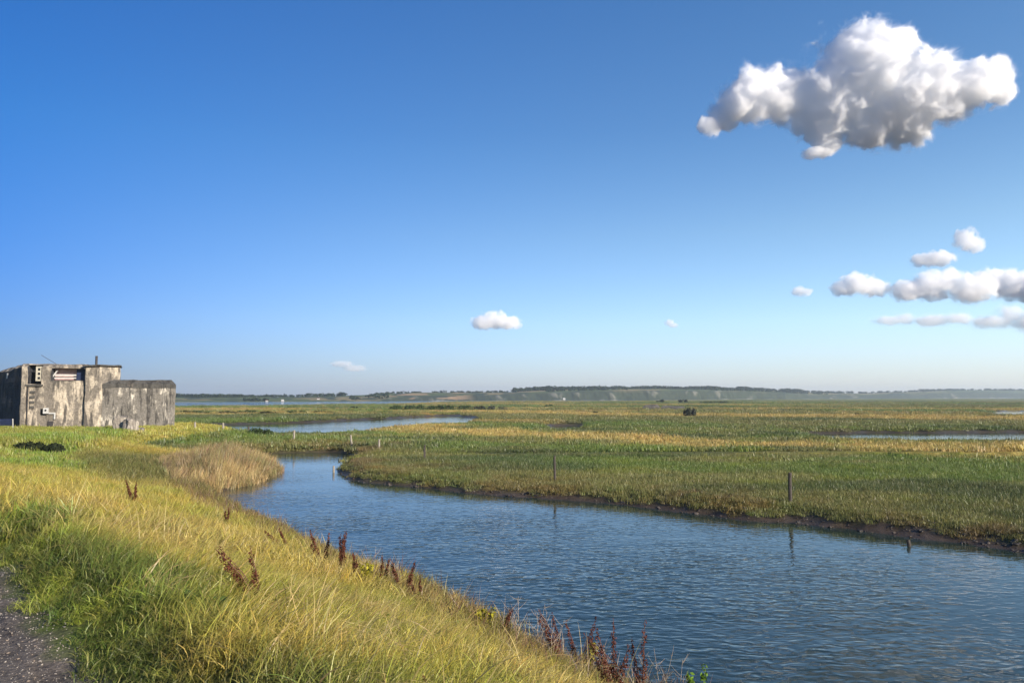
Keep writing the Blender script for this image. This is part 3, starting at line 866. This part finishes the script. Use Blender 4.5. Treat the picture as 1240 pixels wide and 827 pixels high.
def rock(px, py, sx, sy, sz, seed, label, rz=0):
    X, Y, Z = hit(px, py)
    bm = bmesh.new()
    bmesh.ops.create_icosphere(bm, subdivisions=3, radius=1)
    from mathutils import noise as mn
    for v in bm.verts:
        q = v.co.copy()
        q = Vector([max(-.72, min(.72, a)) for a in q]) / .72
        k = 1 + .22 * mn.noise(q * 1.4 + Vector((seed, 0, 0))) + .08 * mn.noise(q * 4 + Vector((0, seed, 0)))
        v.co = Vector((q.x * sx * k, q.y * sy * k, q.z * sz * k))
    me = bpy.data.meshes.new('boulder'); bm.to_mesh(me); bm.free(); me.materials.append(STONE)
    o = link(bpy.data.objects.new('boulder', me)); o.location = (X, Y, Z + sz * .7); o.rotation_euler = (random.uniform(-.2, .2), random.uniform(-.25, .25), rz)
    return tag(o, label, 'boulder', 'concrete boulders in front of the bunker')
rock(145, 521, .52, .45, .62, 3, 'pale squarish boulder leaning on the low bunker wing', .4)
rock(158, 522, .48, .4, .52, 8, 'darker brown pointed boulder right of the pale one', 1.1)
rock(170, 522, .28, .25, .14, 12, 'small flat stone lying right of the two boulders', .2)

# info board at the very left
ib = empty('info_board', (0, 0, 0)); X, Y, Z = hit(7, 521)
ib.location = (X, Y, Z); ib.rotation_euler = (0, 0, .45)
tag(ib, 'dark tilted information board with pale edge left of the bunker corner', 'sign')
MB().box((0, 0, .62), (.9, .05, .55), 0, .01, (.5, 0)).build('panel', BLUE, ib)
MB().box((.46, 0, .45), (.07, .09, .95), 0, .008, (.45, 0)).build('post', WHITE, ib)
MB().box((-.46, 0, .45), (.07, .09, .95), 0, .008, (.45, 0)).build('post', WHITE, ib)

# ------------------------------------------------------------------ bushes
def bush(px, py, w, h, n, size, m, label, seed, group='bushes on the marsh', name='bush', depth=None, lumps=7, stems=False):
    X, Y, Z = hit(px, py)
    r = random.Random(seed)
    s = Y / FPX
    W, Hh = w * s, h * s
    bl_ = []
    for k in range(lumps):
        q = r.uniform(-.42, .42)
        hh = Hh * (1 - 1.1 * q * q) * r.uniform(.7, 1.0)
        bl_.append((q * W, r.uniform(-.3, .3) * min(W, Hh * 2), hh * .5, W / lumps * r.uniform(1.0, 1.6) , min(W, Hh * 2) * .3, hh * .52))
    if stems:
        root = empty(name, (X, Y, Z))
        leaf_obj('foliage', bl_, n, size * s, m, root, seed)
        b = MB()
        for k in range(5):
            q = r.uniform(-.3, .3) * W
            b.tube([(q * .5, 0, -.1), (q * .8, r.uniform(-.1, .1), Hh * .4), (q, r.uniform(-.2, .2), Hh * .85)], [.03, .02, .01], 6)
        b.build('stem', WOOD_DARK, root)
        o = root
    else:
        o = leaf_obj(name, bl_, n, size * s, m, None, seed)
        o.location = (X, Y, Z)
    return tag(o, label, 'bush', group)
bush(45, 548, 66, 13, 1500, 3.0, DARKLEAF, 'low blackish scrubby bush on the grass in front of the bunker', 1, None, lumps=11, stems=True)
bush(311, 529, 40, 11, 1500, 1.3, BUSHLEAF, 'dark green rounded shrub at the near edge of the pond', 2, lumps=9, stems=True)
bush(340, 531, 22, 6, 500, 1.0, m_leaf('tan_leaves', (.20, .14, .07), .2, .4), 'tan low weed clump just right of the dark green pond shrub', 3)
bush(837, 505, 15, 13, 900, 1.1, GREYLEAF, 'dark solitary rounded bush standing in the golden grass strip', 4, lumps=6, stems=True)
bush(800, 487.5, 9, 4.2, 260, .8, DARKLEAF, 'small dark bush on the skyline left of the larger dark bush', 5)
bush(828, 488, 12, 5, 300, .8, DARKLEAF, 'dark bush on the marsh edge straight above the solitary grey bush', 6)
bush(872, 488, 55, 2.6, 500, .7, DARKLEAF, 'long thin dark hedge of scrub on the far marsh edge', 7, lumps=12)
bush(722, 501, 9, 3.4, 240, .8, DARKLEAF, 'little dark bush left of the golden grass strip', 8)
bush(666, 493, 12, 4, 260, .8, BUSHLEAF, 'small green bush in the far marsh below the cliffs', 9)
bush(1037, 503, 8, 4, 220, .8, DARKLEAF, 'little dark bush in the right half of the far marsh', 10)
bush(428, 494.5, 9, 3, 220, .7, DARKLEAF, 'tiny dark bush alone left of the big scrub thicket', 11)
bush(500, 497, 56, 8, 1500, .9, BUSHLEAF, 'big green scrub thicket behind the long pond', 12, lumps=14)
bush(545, 497, 60, 8, 1400, .9, BUSHLEAF, 'green scrub thicket continuing right of the big one', 13, lumps=14)
bush(592, 497, 46, 6.5, 900, .9, GREYLEAF, 'greyish scrub thicket at the right end behind the pond', 14, lumps=12)
xs = [(228, 20), (247, 24), (272, 26), (298, 24), (325, 28), (358, 30), (390, 22)]
lb = ['dark scrub bush closest to the bunker wing across the pond', 'second scrub bush from the bunker across the pond', 'scrub bush behind the pond above its left post',
      'scrub bush behind the pond above the thin dark post', 'wide scrub bush behind the pond below the small white house', 'flat wide scrub bush behind the middle of the pond',
      'last low scrub bush of the row behind the pond, nearest the open water']
for (px, w), l, sd in zip(xs, lb, range(20, 30)):
    bush(px, 502 - sd % 3 * .6, w, 4.6 + sd % 2, 480, .8, BUSHLEAF if sd % 2 else DARKLEAF, l, sd, 'row of scrub bushes behind the pond', lumps=8)

# old concrete lumps in the far marsh
def slab(px, py, w, h, label, seed):
    X, Y, Z = hit(px, py); s = Y / FPX
    b = MB(); r = random.Random(seed)
    W, Hh = w * s, h * s
    poly = [(-W * .5, -W * .12), (W * .1, -W * .2), (W * .5, -W * .08), (W * .4, W * .2), (-W * .3, W * .22)]
    b.prism(poly, -.3, Hh, W * .14, Hh * .55)
    o = b.build('concrete_ruin', ROOFC); o.location = (X, Y, Z); o.rotation_euler = (0, r.uniform(-.05, .05), r.uniform(-.2, .2))
    return tag(o, label, 'ruin', 'concrete ruins in the marsh')
slab(788, 495.5, 22, 5.5, 'dark sloping concrete ruin, left of the two in the far marsh', 1)
slab(815, 495.5, 34, 4.2, 'long low dark concrete ruin beside the solitary bush', 2)
slab(896 + 20, 524, 26, 4, 'dark low bank of old concrete at the left end of the right pond', 3)

# tiny houses on the far shore
def house(px, v, w, label, m, roofm):
    X, Y, Z, *_ = hills_z(np.array([float(px)]), np.array([v]))
    r = empty('house', (float(X[0]), float(Y[0]), float(Z[0]) - .2))
    b = MB(); b.box((0, 0, w * .28), (w, w * .6, w * .56)); b.build('wall', m, r)
    b = MB(); bm = b.bm
    P = [(-w * .53, -w * .34, w * .562), (w * .53, -w * .34, w * .562), (w * .53, w * .34, w * .562), (-w * .53, w * .34, w * .562), (-w * .53, 0, w * .9), (w * .53, 0, w * .9)]
    vs = [bm.verts.new(p) for p in P]
    for f in ((0, 1, 5, 4), (2, 3, 4, 5), (1, 2, 5), (3, 0, 4), (3, 2, 1, 0)): bm.faces.new([vs[k] for k in f])
    b.build('roof', roofm, r)
    return tag(r, label, 'house', 'houses on the far shore')
ROOFD = simple_mat('roof_tiles', (.10, .055, .045), .8, .3, 2)
house(343, .12, 1.9, 'small white house on the far shore left of the tan fields', WHITE, WHITE)
house(386, .3, 2.0, 'pale house among fields on the far shore', WHITE, ROOFD)
house(324, .1, 1.8, 'tiny pale hut left of the white house on the far shore', WHITE, ROOFD)
house(683, .06, 2.4, 'tiny white hut at the foot of the far cliffs', WHITE, WHITE)

# ------------------------------------------------------------------ weeds on the dyke
DOCK = m_leaf('dock_seed', (.095, .034, .022), .15, .6)
DSTEM = simple_mat('dock_stem', (.12, .055, .035), .8, .3, 20)
PALE = simple_mat('dry_stalk', (.34, .27, .20), .8, .25, 20)
def dock(px, py, h, label, seed, lean=0.0, heads=3):
    X, Y, Z = hit(px, py, .17)
    h = h * (.85 + .7 * ((seed * 37) % 11) / 11) + .17 * FPX / Y
    r = random.Random(seed)
    root = empty('dock_plant', (X, Y, Z - .02))
    hh = h * Y / FPX
    st_ = MB(); V, F, R = [], [], []
    off = 0
    for k in range(heads):
        a = lean + r.uniform(-.38, .38); b = r.uniform(-.3, .3)
        L = hh * r.uniform(.75, 1.05) if k else hh
        pts = [Vector((0, 0, 0)).lerp(Vector((math.sin(a) * L * (.3 + .7 * f), math.sin(b) * L * .5, math.cos(a) * L)), f) for f in (0, .3, .6, 1)]
        st_.tube(pts, [.007, .006, .005, .002], 6)
        bl_ = []
        for q in range(16):
            f = .30 + .68 * q / 15
            p = pts[0].lerp(pts[3], f)
            wd = .031 * (1 - .75 * (q / 15) ** 2) * (.6 + .6 * r.random()) * min(1.6, max(.8, hh / .5))
            bl_.append((p.x + r.uniform(-.015, .015), p.y + r.uniform(-.015, .015), p.z, wd, wd, L * .05))
        v, f_, rn = leaf_cloud(bl_, 420, .013 * min(1.5, max(1, Y / 11)), seed * 7 + k)
        F.append(f_ + off); V.append(v); R.append(rn); off += len(v)
    st_.build('stem', DSTEM, root)
    me = mesh_np('seed_head', np.concatenate(V), np.concatenate(F), [DOCK], {'rnd': np.concatenate(R)}, smooth=False)
    link(bpy.data.objects.new('seed_head', me), root)
    return tag(root, label, 'dock plant', 'dark dock plants on the dyke')
DK = [(316, 718, 58, -.6, 3, 'dark dock leaning left in the middle of the yellow slope'),
      (294, 728, 54, -1.15, 3, 'flattened brown dock lying left of the leaning one'),
      (275, 632, 18, 0, 2, 'small dark dock on the bank crest below the reeds'),
      (352, 662, 26, -.5, 2, 'dark dock bending left at the bank edge, first of the bank group'),
      (336, 664, 22, -.6, 2, 'low dark dock leaning over just left of the bank group'),
      (392, 682, 38, -.15, 3, 'bushy dark red dock standing against the water'),
      (412, 688, 34, -.2, 3, 'dark red dock right of the bushiest one against the water'),
      (432, 698, 32, 0, 2, 'dark dock beside the yellow green weed'),
      (462, 706, 30, 0, 2, 'thin dark dock right of the yellow green weed'),
      (488, 716, 30, .05, 2, 'brown dock silhouetted at the bank halfway down the creek'),
      (512, 727, 30, -.1, 2, 'small brown dock just below the halfway bank dock'),
      (683, 796, 52, -.2, 3, 'dark dock at the lower bank among pale dry stalks'),
      (702, 800, 42, -.1, 2, 'short black dock between two larger ones at the lower bank'),
      (744, 836, 78, -.08, 4, 'tallest and darkest dock at the bottom of the bank'),
      (778, 842, 70, -.3, 3, 'reddish dock leaning left right of the tallest dock'),
      (532, 836, 40, -.6, 2, 'dark broken dock stalk at the bottom of the grass'),
      (606, 762, 26, 0, 2, 'small brown dock above the water in the lower middle'),
      (163, 606, 20, 0, 2, 'brown dock at the foot of the reeds on the left')]
for k, (px, py, h, ln, hd, l) in enumerate(DK): dock(px, py, h, l, 40 + k, ln, hd)

def dry(px, py, h, label, seed, m=PALE, n=5, green=False):
    X, Y, Z = hit(px, py, .15); r = random.Random(seed)
    h += .15 * FPX / Y
    hh = h * Y / FPX
    root = empty('dry_weed' if not green else 'green_weed', (X, Y, Z - .02))
    for k in range(n):
        b = MB()
        a, c_ = r.uniform(-.35, .3), r.uniform(-.3, .3); L = hh * r.uniform(.6, 1.05)
        tip = Vector((math.sin(a) * L, math.sin(c_) * L, math.cos(a) * L)); mid = tip * .5 + Vector((r.uniform(-.02, .02), 0, .02))
        b.tube([(0, 0, 0), mid, tip], [.0045, .0035, .0015], 5)
        for q in range(5):
            f = r.uniform(.45, .95); p = Vector((0, 0, 0)).lerp(tip, f)
            e = p + Vector((r.uniform(-.12, .12), r.uniform(-.1, .1), r.uniform(.04, .14))) * min(1.3, hh / .5)
            b.tube([p, p.lerp(e, .6) + Vector((0, 0, -.01)), e], [.0025, .002, .001], 4)
        b.build('stalk', m, root)
    return tag(root, label, 'weed', 'dry weeds at the water edge')
for k, (px, py, h, l) in enumerate([(628, 770, 44, 'pale dry wispy weed at the bank, leftmost of the dry weeds'), (652, 782, 50, 'forked pale dry weed against the rippled water'),
        (668, 792, 46, 'thin pale dry weed left of the first lower dock'), (735, 815, 56, 'grey dry weed just left of the tallest dock'),
        (800, 838, 66, 'tall pale branching weed right of the reddish dock'), (822, 846, 60, 'pale leaning dry weed, rightmost of the dry ones'),
        (478, 712, 34, 'thin dry weed among brown docks halfway along the bank'), (452, 700, 30, 'small dry weed behind the yellow green weed')]):
    dry(px, py, h, l, 80 + k)
GREENST = simple_mat('green_stalk', (.16, .24, .04), .6, .25, 15)
YELLST = m_leaf('yellow_green_leaves', (.30, .27, .03), .3, .4)
LEAFG = m_leaf('green_leaves', (.13, .22, .03), .35, .35)
def leafy(px, py, h, w, label, m, seed, n=380):
    X, Y, Z = hit(px, py, .15); r = random.Random(seed); s = Y / FPX; h += .15 / s
    root = empty('leafy_weed', (X, Y, Z - .02))
    b = MB(); bl_ = []
    for k in range(5):
        q = r.uniform(-.5, .5) * w * s; L = h * s * r.uniform(.65, 1.0)
        b.tube([(0, 0, 0), (q * .5, r.uniform(-.05, .05), L * .5), (q, r.uniform(-.1, .1), L)], [.006, .005, .002], 5)
        for f in (.4, .6, .8, .95): bl_.append((q * f, 0, L * f, .05, .05, .05))
    b.build('stem', GREENST, root)
    leaf_obj('foliage', bl_, n, .032, m, root, seed)
    return tag(root, label, 'weed', 'leafy weeds at the water edge')
leafy(443, 702, 24, 20, 'yellow green bushy weed on the bank edge beside docks', YELLST, 3)
leafy(846, 848, 62, 26, 'bright green leafy weed at the very bottom of the bank', LEAFG, 4, 260)
leafy(714, 806, 36, 18, 'yellow flowered weed between the lower bank docks', YELLST, 5, 260)
leafy(590, 762, 28, 22, 'green and yellow weed on the bank left of the dry weeds', YELLST, 6, 260)

# gravel on the path
P_STONE = bpy.data.collections.new('pebbles')
for k in range(4):
    b = MB().ico((0, 0, .2), (1, .8, .55), 1, .25, k)
    o = b.build('pebble', simple_mat('pebble_%s' % 'abcd'[k], [(.22, .19, .17), (.15, .14, .13), (.32, .28, .24), (.20, .155, .12)][k], .85, .2, 2), None)
    COL.objects.unlink(o); P_STONE.objects.link(o)
x, y = sample_ring(2, 12, 900)
s, t, dw, dp, c, w, near, far = land_parts(x, y)
k = (c > .5) & (c < 3.4) & (RNG.random(len(x)) < .5) & (t > -1.2)
x, y = x[k], y[k]; n = len(x); sc = RNG.lognormal(-5.2, .4, n)
scatter('gravel', np.stack([x, y, land(x, y)], 1), RNG.uniform(0, 6.28, (n, 3)) * [.1, .1, 1], np.repeat(sc[:, None], 3, 1), np.ones((n, 3)) * .3, P_STONE, 'loose grey gravel of the path in the bottom left corner', 'gravel')
# pebbly debris on the mud
x, y = sample_ring(17, 48, 20)
s, t, dw, dp, c, w, near, far = land_parts(x, y)
k = (dw > -.05) & (dw < 1.15) & ~near
x, y = x[k], y[k]; n = len(x); sc = RNG.lognormal(-3.5, .5, n)
MUDST = bpy.data.collections.new('mud_lumps')
for q in range(3):
    o = MB().ico((0, 0, .1), (1.3, .9, .5), 2, .2, q + 9).build('mud_lump', simple_mat('mud_%s' % 'abc'[q], [(.05, .04, .033), (.075, .06, .05), (.035, .03, .026)][q], .6, .3, 2), None)
    COL.objects.unlink(o); MUDST.objects.link(o)
scatter('mud_debris', np.stack([x, y, land(x, y)], 1), RNG.uniform(0, 6.28, (n, 3)) * [.1, .1, 1], np.repeat(sc[:, None], 3, 1), np.ones((n, 3)) * .3, MUDST, 'dark lumps of mud and weed along the right bank', 'mud')

# ------------------------------------------------------------------ clouds: closed billowing shells of scattering vapour far up
def cloud_mat(name, dens, aniso):
    m, t, out = new_mat(name)
    p = t.add('ShaderNodeVolumeScatter', {'Color': (.995, .995, .995, 1), 'Density': dens, 'Anisotropy': aniso})
    t.l.new(p.outputs[0], out.inputs['Volume'])
    return m

def cloud(name, label, blobs, D, dens, res, nscale, namp, seed=0, ydep=.8, g_=0.0, shells=((.0, .22, 'vapour'), (.045, .45, 'body'), (.11, 1.0, 'core'))):
    """blobs in photo pixels (px, py, rx, ry) seen at slant distance D; builds the cloud where it floats"""
    cx = sum(b[0] for b in blobs) / len(blobs); cy = sum(b[1] for b in blobs) / len(blobs)
    loc = at_depth(cx, cy, D)
    k = D / FPX
    r = random.Random(seed)
    L = []
    for b in blobs:
        p = at_depth(b[0], b[1], D + r.uniform(-.35, .35) * b[2] * k * ydep) - loc
        L.append((p.x, p.y, p.z, b[2] * k, b[2] * k * ydep, b[3] * k))
    lo = [min(l[i] - l[i + 3] * 1.6 for l in L) for i in range(3)]; hi = [max(l[i] + l[i + 3] * 1.6 for l in L) for i in range(3)]
    unit = sum(l[5] for l in L) / len(L)
    root = None
    for thr, dk, part in shells:
        g = bpy.data.node_groups.new(name + '_shape', 'GeometryNodeTree')
        g.interface.new_socket('Geometry', in_out='INPUT', socket_type='NodeSocketGeometry')
        g.interface.new_socket('Geometry', in_out='OUTPUT', socket_type='NodeSocketGeometry')
        t = NT(g)
        go = t.add('NodeGroupOutput')
        pos = t.add('GeometryNodeInputPosition').outputs[0]
        sc = t.vmath('SCALE', pos); sc.inputs['Scale'].default_value = 1 / unit
        nv = t.vmath('ADD', sc.outputs[0], (seed * 13.7, seed * 5.1, seed * 2.3)).outputs[0]
        big = t.add('ShaderNodeTexNoise', {'Vector': nv, 'Scale': nscale, 'Detail': 9.0, 'Roughness': .67, 'Distortion': .5})
        best = None
        for l in L:
            d = t.vmath('DIVIDE', t.vmath('SUBTRACT', pos, l[:3]).outputs[0], l[3:6]).outputs[0]
            v = t.math('SUBTRACT', 1.0, t.vmath('LENGTH', d).outputs['Value'])
            best = v if best is None else t.math('SMOOTH_MAX', best, v, .2)
        f = t.math('ADD', best, t.math('MULTIPLY', t.math('SUBTRACT', big.outputs[0], .5), namp))
        vc = t.add('GeometryNodeVolumeCube', {'Density': f, 'Background': -1.0, 'Min': lo, 'Max': hi, 'Resolution X': res[0], 'Resolution Y': res[1], 'Resolution Z': res[2]})
        vm = t.add('GeometryNodeVolumeToMesh', {'Volume': vc.outputs[0], 'Threshold': thr})
        t.l.new(vm.outputs[0], go.inputs[0])
        tmp = link(bpy.data.objects.new('tmp', bpy.data.meshes.new('tmp')))
        md = tmp.modifiers.new('cloud', 'NODES'); md.node_group = g
        bpy.context.view_layer.update()
        me = bpy.data.meshes.new_from_object(tmp.evaluated_get(bpy.context.evaluated_depsgraph_get()))
        bpy.data.objects.remove(tmp)
        me.materials.clear(); me.materials.append(cloud_mat(name, dens * dk, g_))
        if root is None:
            root = link(bpy.data.objects.new(name, me)); root.location = loc
        else:
            link(bpy.data.objects.new(part, me), root)
    return tag(root, label, 'cloud', 'white clouds')

BIG = [(1045, 88, 52, 52), (1078, 122, 55, 48), (1012, 122, 46, 42), (1112, 112, 52, 46), (1150, 108, 40, 38), (1188, 102, 32, 30), (1202, 84, 18, 20),
       (962, 116, 38, 34), (926, 112, 34, 30), (900, 122, 30, 28), (878, 140, 22, 19), (858, 154, 14, 13), (1000, 158, 28, 20), (1050, 156, 34, 24), (1100, 150, 34, 26),
       (990, 185, 18, 7), (1002, 175, 20, 12), (1050, 52, 28, 26), (1082, 60, 28, 26), (1217, 114, 14, 12), (972, 150, 18, 16)]
cloud('cloud', 'large bright white cumulus cloud at the upper right', [(a, b, c * 1.07, d * 1.05) for a, b, c, d in BIG], 3800, .025, (400, 150, 200), 1.15, 2.5, 3, ydep=.7, shells=((-.13, .03, 'wisp'), (-.06, .05, 'veil'), (.0, .10, 'vapour'), (.05, .3, 'body'), (.11, .8, 'core')))
cloud('cloud', 'small flat bottomed white cloud alone in the middle sky', [(585, 391, 14, 9), (600, 388, 17, 10), (617, 391, 14, 8), (592, 385, 10, 8)], 7000, .016, (110, 50, 50), 1.1, 2.6, 5, shells=((-.16, .05, 'wisp'), (-.04, .2, 'vapour'), (.05, .8, 'core')))
cloud('cloud', 'tiny white cloud wisp right of the small middle cloud', [(811, 391, 6, 4), (815, 394, 6, 3)], 7000, .016, (50, 30, 36), 1.1, 2.6, 6, shells=((-.16, .05, 'wisp'), (-.04, .2, 'vapour'), (.05, .8, 'core')))
cloud('cloud', 'faint wispy cloud low over the left water', [(414, 441, 14, 4), (430, 446, 14, 4)], 7000, .006, (70, 40, 36), 1.0, 2.6, 7, shells=((-.16, .05, 'wisp'), (-.04, .2, 'vapour'), (.05, .8, 'core')))
cloud('cloud', 'small puffy white cloud below the big cumulus at right', [(1170, 290, 14, 13), (1180, 297, 13, 9), (1164, 284, 8, 7)], 5200, .016, (70, 50, 60), 1.1, 2.6, 8, shells=((-.16, .05, 'wisp'), (-.04, .2, 'vapour'), (.05, .8, 'core')))
cloud('cloud', 'small flat cloud just left of the puffy one', [(1118, 315, 16, 8), (1138, 313, 18, 9)], 5200, .016, (80, 40, 40), 1.1, 2.6, 9, shells=((-.16, .05, 'wisp'), (-.04, .2, 'vapour'), (.05, .8, 'core')))
cloud('cloud', 'tiny pale cloud left of the long cloud row', [(968, 353, 10, 6), (976, 354, 8, 5)], 6000, .014, (50, 36, 36), 1.1, 2.6, 10, shells=((-.16, .05, 'wisp'), (-.04, .2, 'vapour'), (.05, .8, 'core')))
cloud('cloud', 'long puffy cloud row above the low cloud bank', [(1020, 350, 14, 9), (1038, 345, 20, 14), (1062, 349, 18, 11), (1100, 352, 22, 12), (1128, 346, 26, 17), (1150, 340, 18, 14), (1178, 349, 28, 17), (1200, 336, 18, 12), (1225, 343, 26, 18), (1250, 350, 30, 18), (1285, 346, 34, 20)],
      6500, .014, (300, 80, 90), 1.1, 2.8, 11, shells=((-.2, .04, 'wisp'), (-.06, .15, 'vapour'), (.05, .8, 'core')))
cloud('cloud', 'thin flat line of broken white cloud, lowest of the clouds at right', [(1075, 388, 18, 6), (1095, 386, 16, 7), (1127, 388, 24, 7), (1162, 386, 20, 7), (1200, 390, 24, 8), (1226, 381, 20, 11), (1252, 388, 30, 13), (1292, 386, 34, 15)], 9000, .0060, (260, 60, 80), .8, 2.5, 12, ydep=.5, shells=((-.5, .02, 'wisp'), (-.3, .04, 'veil'), (-.12, .1, 'vapour'), (.06, .4, 'body'), (.2, .8, 'core')))

# ------------------------------------------------------------------ haze
m, t, out = new_mat('haze')
hv_ = t.add('ShaderNodeVolumePrincipled', {'Color': (.78, .89, 1, 1), 'Density': .00021, 'Anisotropy': .25})
t.l.new(hv_.outputs[0], out.inputs['Volume'])
o = MB().box((0, 0, 17.5), (6400, 6400, 43)).build('haze', m)
tag(o, kind='stuff'); tag(o, 'thin pale haze over the whole marsh', 'haze')

# ------------------------------------------------------------------ light, sky, camera
SUN_AZ, SUN_EL = math.radians(131), math.radians(21)          # azimuth clockwise from the view direction
w = bpy.data.worlds.new('World'); scene.world = w; w.use_nodes = True
t = NT(w.node_tree); t.n.clear()
sky = t.add('ShaderNodeTexSky', sky_type='NISHITA', sun_disc=False, sun_elevation=SUN_EL, sun_rotation=SUN_AZ, altitude=0, air_density=1.0, dust_density=.4, ozone_density=4.0)
hs = t.add('ShaderNodeHueSaturation', {'Saturation': 1.08, 'Color': sky.outputs[0]})
dirn = t.vmath('NORMALIZE', t.add('ShaderNodeTexCoord').outputs['Generated']).outputs[0]
dz = t.add('ShaderNodeSeparateXYZ', {0: dirn}).outputs[2]
sunny = t.math('MULTIPLY_ADD', t.vmath('DOT_PRODUCT', dirn, (math.sin(SUN_AZ - .73), math.cos(SUN_AZ - .73), 0)).outputs['Value'], .5, .5)
low = t.ramp(dz, [(0, (.18, .235, .45)), (.10, (.18, .285, .53)), (.30, (.15, .38, .60)), (.55, (.11, .37, .67))])
lowr = t.ramp(dz, [(0, (1.08, 1.05, 1.34)), (.09, (1.48, 1.33, 1.32)), (.20, (1.34, 1.18, 1.07)), (.32, (.98, .98, .97)), (.55, (.74, .92, 1.0))])
tintc = t.mixc(t.ramp(sunny, [(.22, (0, 0, 0)), (.84, (1, 1, 1))]), low, lowr)
bg = t.add('ShaderNodeBackground', {'Color': t.mixc(1, hs.outputs[0], tintc, 'MULTIPLY'), 'Strength': .116})
wo = t.add('ShaderNodeOutputWorld'); t.l.new(bg.outputs[0], wo.inputs[0])
sl = bpy.data.lights.new('sun', 'SUN'); sl.energy = 5.0; sl.angle = math.radians(.53); sl.color = (1, .90, .76)
so = link(bpy.data.objects.new('sun', sl))
sd = Vector((math.sin(SUN_AZ) * math.cos(SUN_EL), math.cos(SUN_AZ) * math.cos(SUN_EL), math.sin(SUN_EL)))
so.rotation_euler = sd.to_track_quat('Z', 'Y').to_euler(); so.location = sd * 60

cam = bpy.data.cameras.new('camera'); cam.sensor_width = 36; cam.lens = 36 * FPX / 1240; cam.clip_end = 40000; cam.clip_start = .1
co = link(bpy.data.objects.new('camera', cam)); co.location = (0, 0, HC); co.rotation_euler = (math.pi / 2 + PITCH, 0, 0)
scene.camera = co
scene.view_settings.view_transform = 'Standard'; scene.view_settings.look = 'None'
scene.view_settings.exposure = 0.82; scene.view_settings.gamma = 1
cy = scene.cycles
cy.max_bounces = 40; cy.diffuse_bounces = 3; cy.glossy_bounces = 3; cy.transmission_bounces = 4; cy.volume_bounces = 40; cy.transparent_max_bounces = 8
cy.volume_step_rate = 2.0; cy.volume_max_steps = 256
cy.use_denoising = True
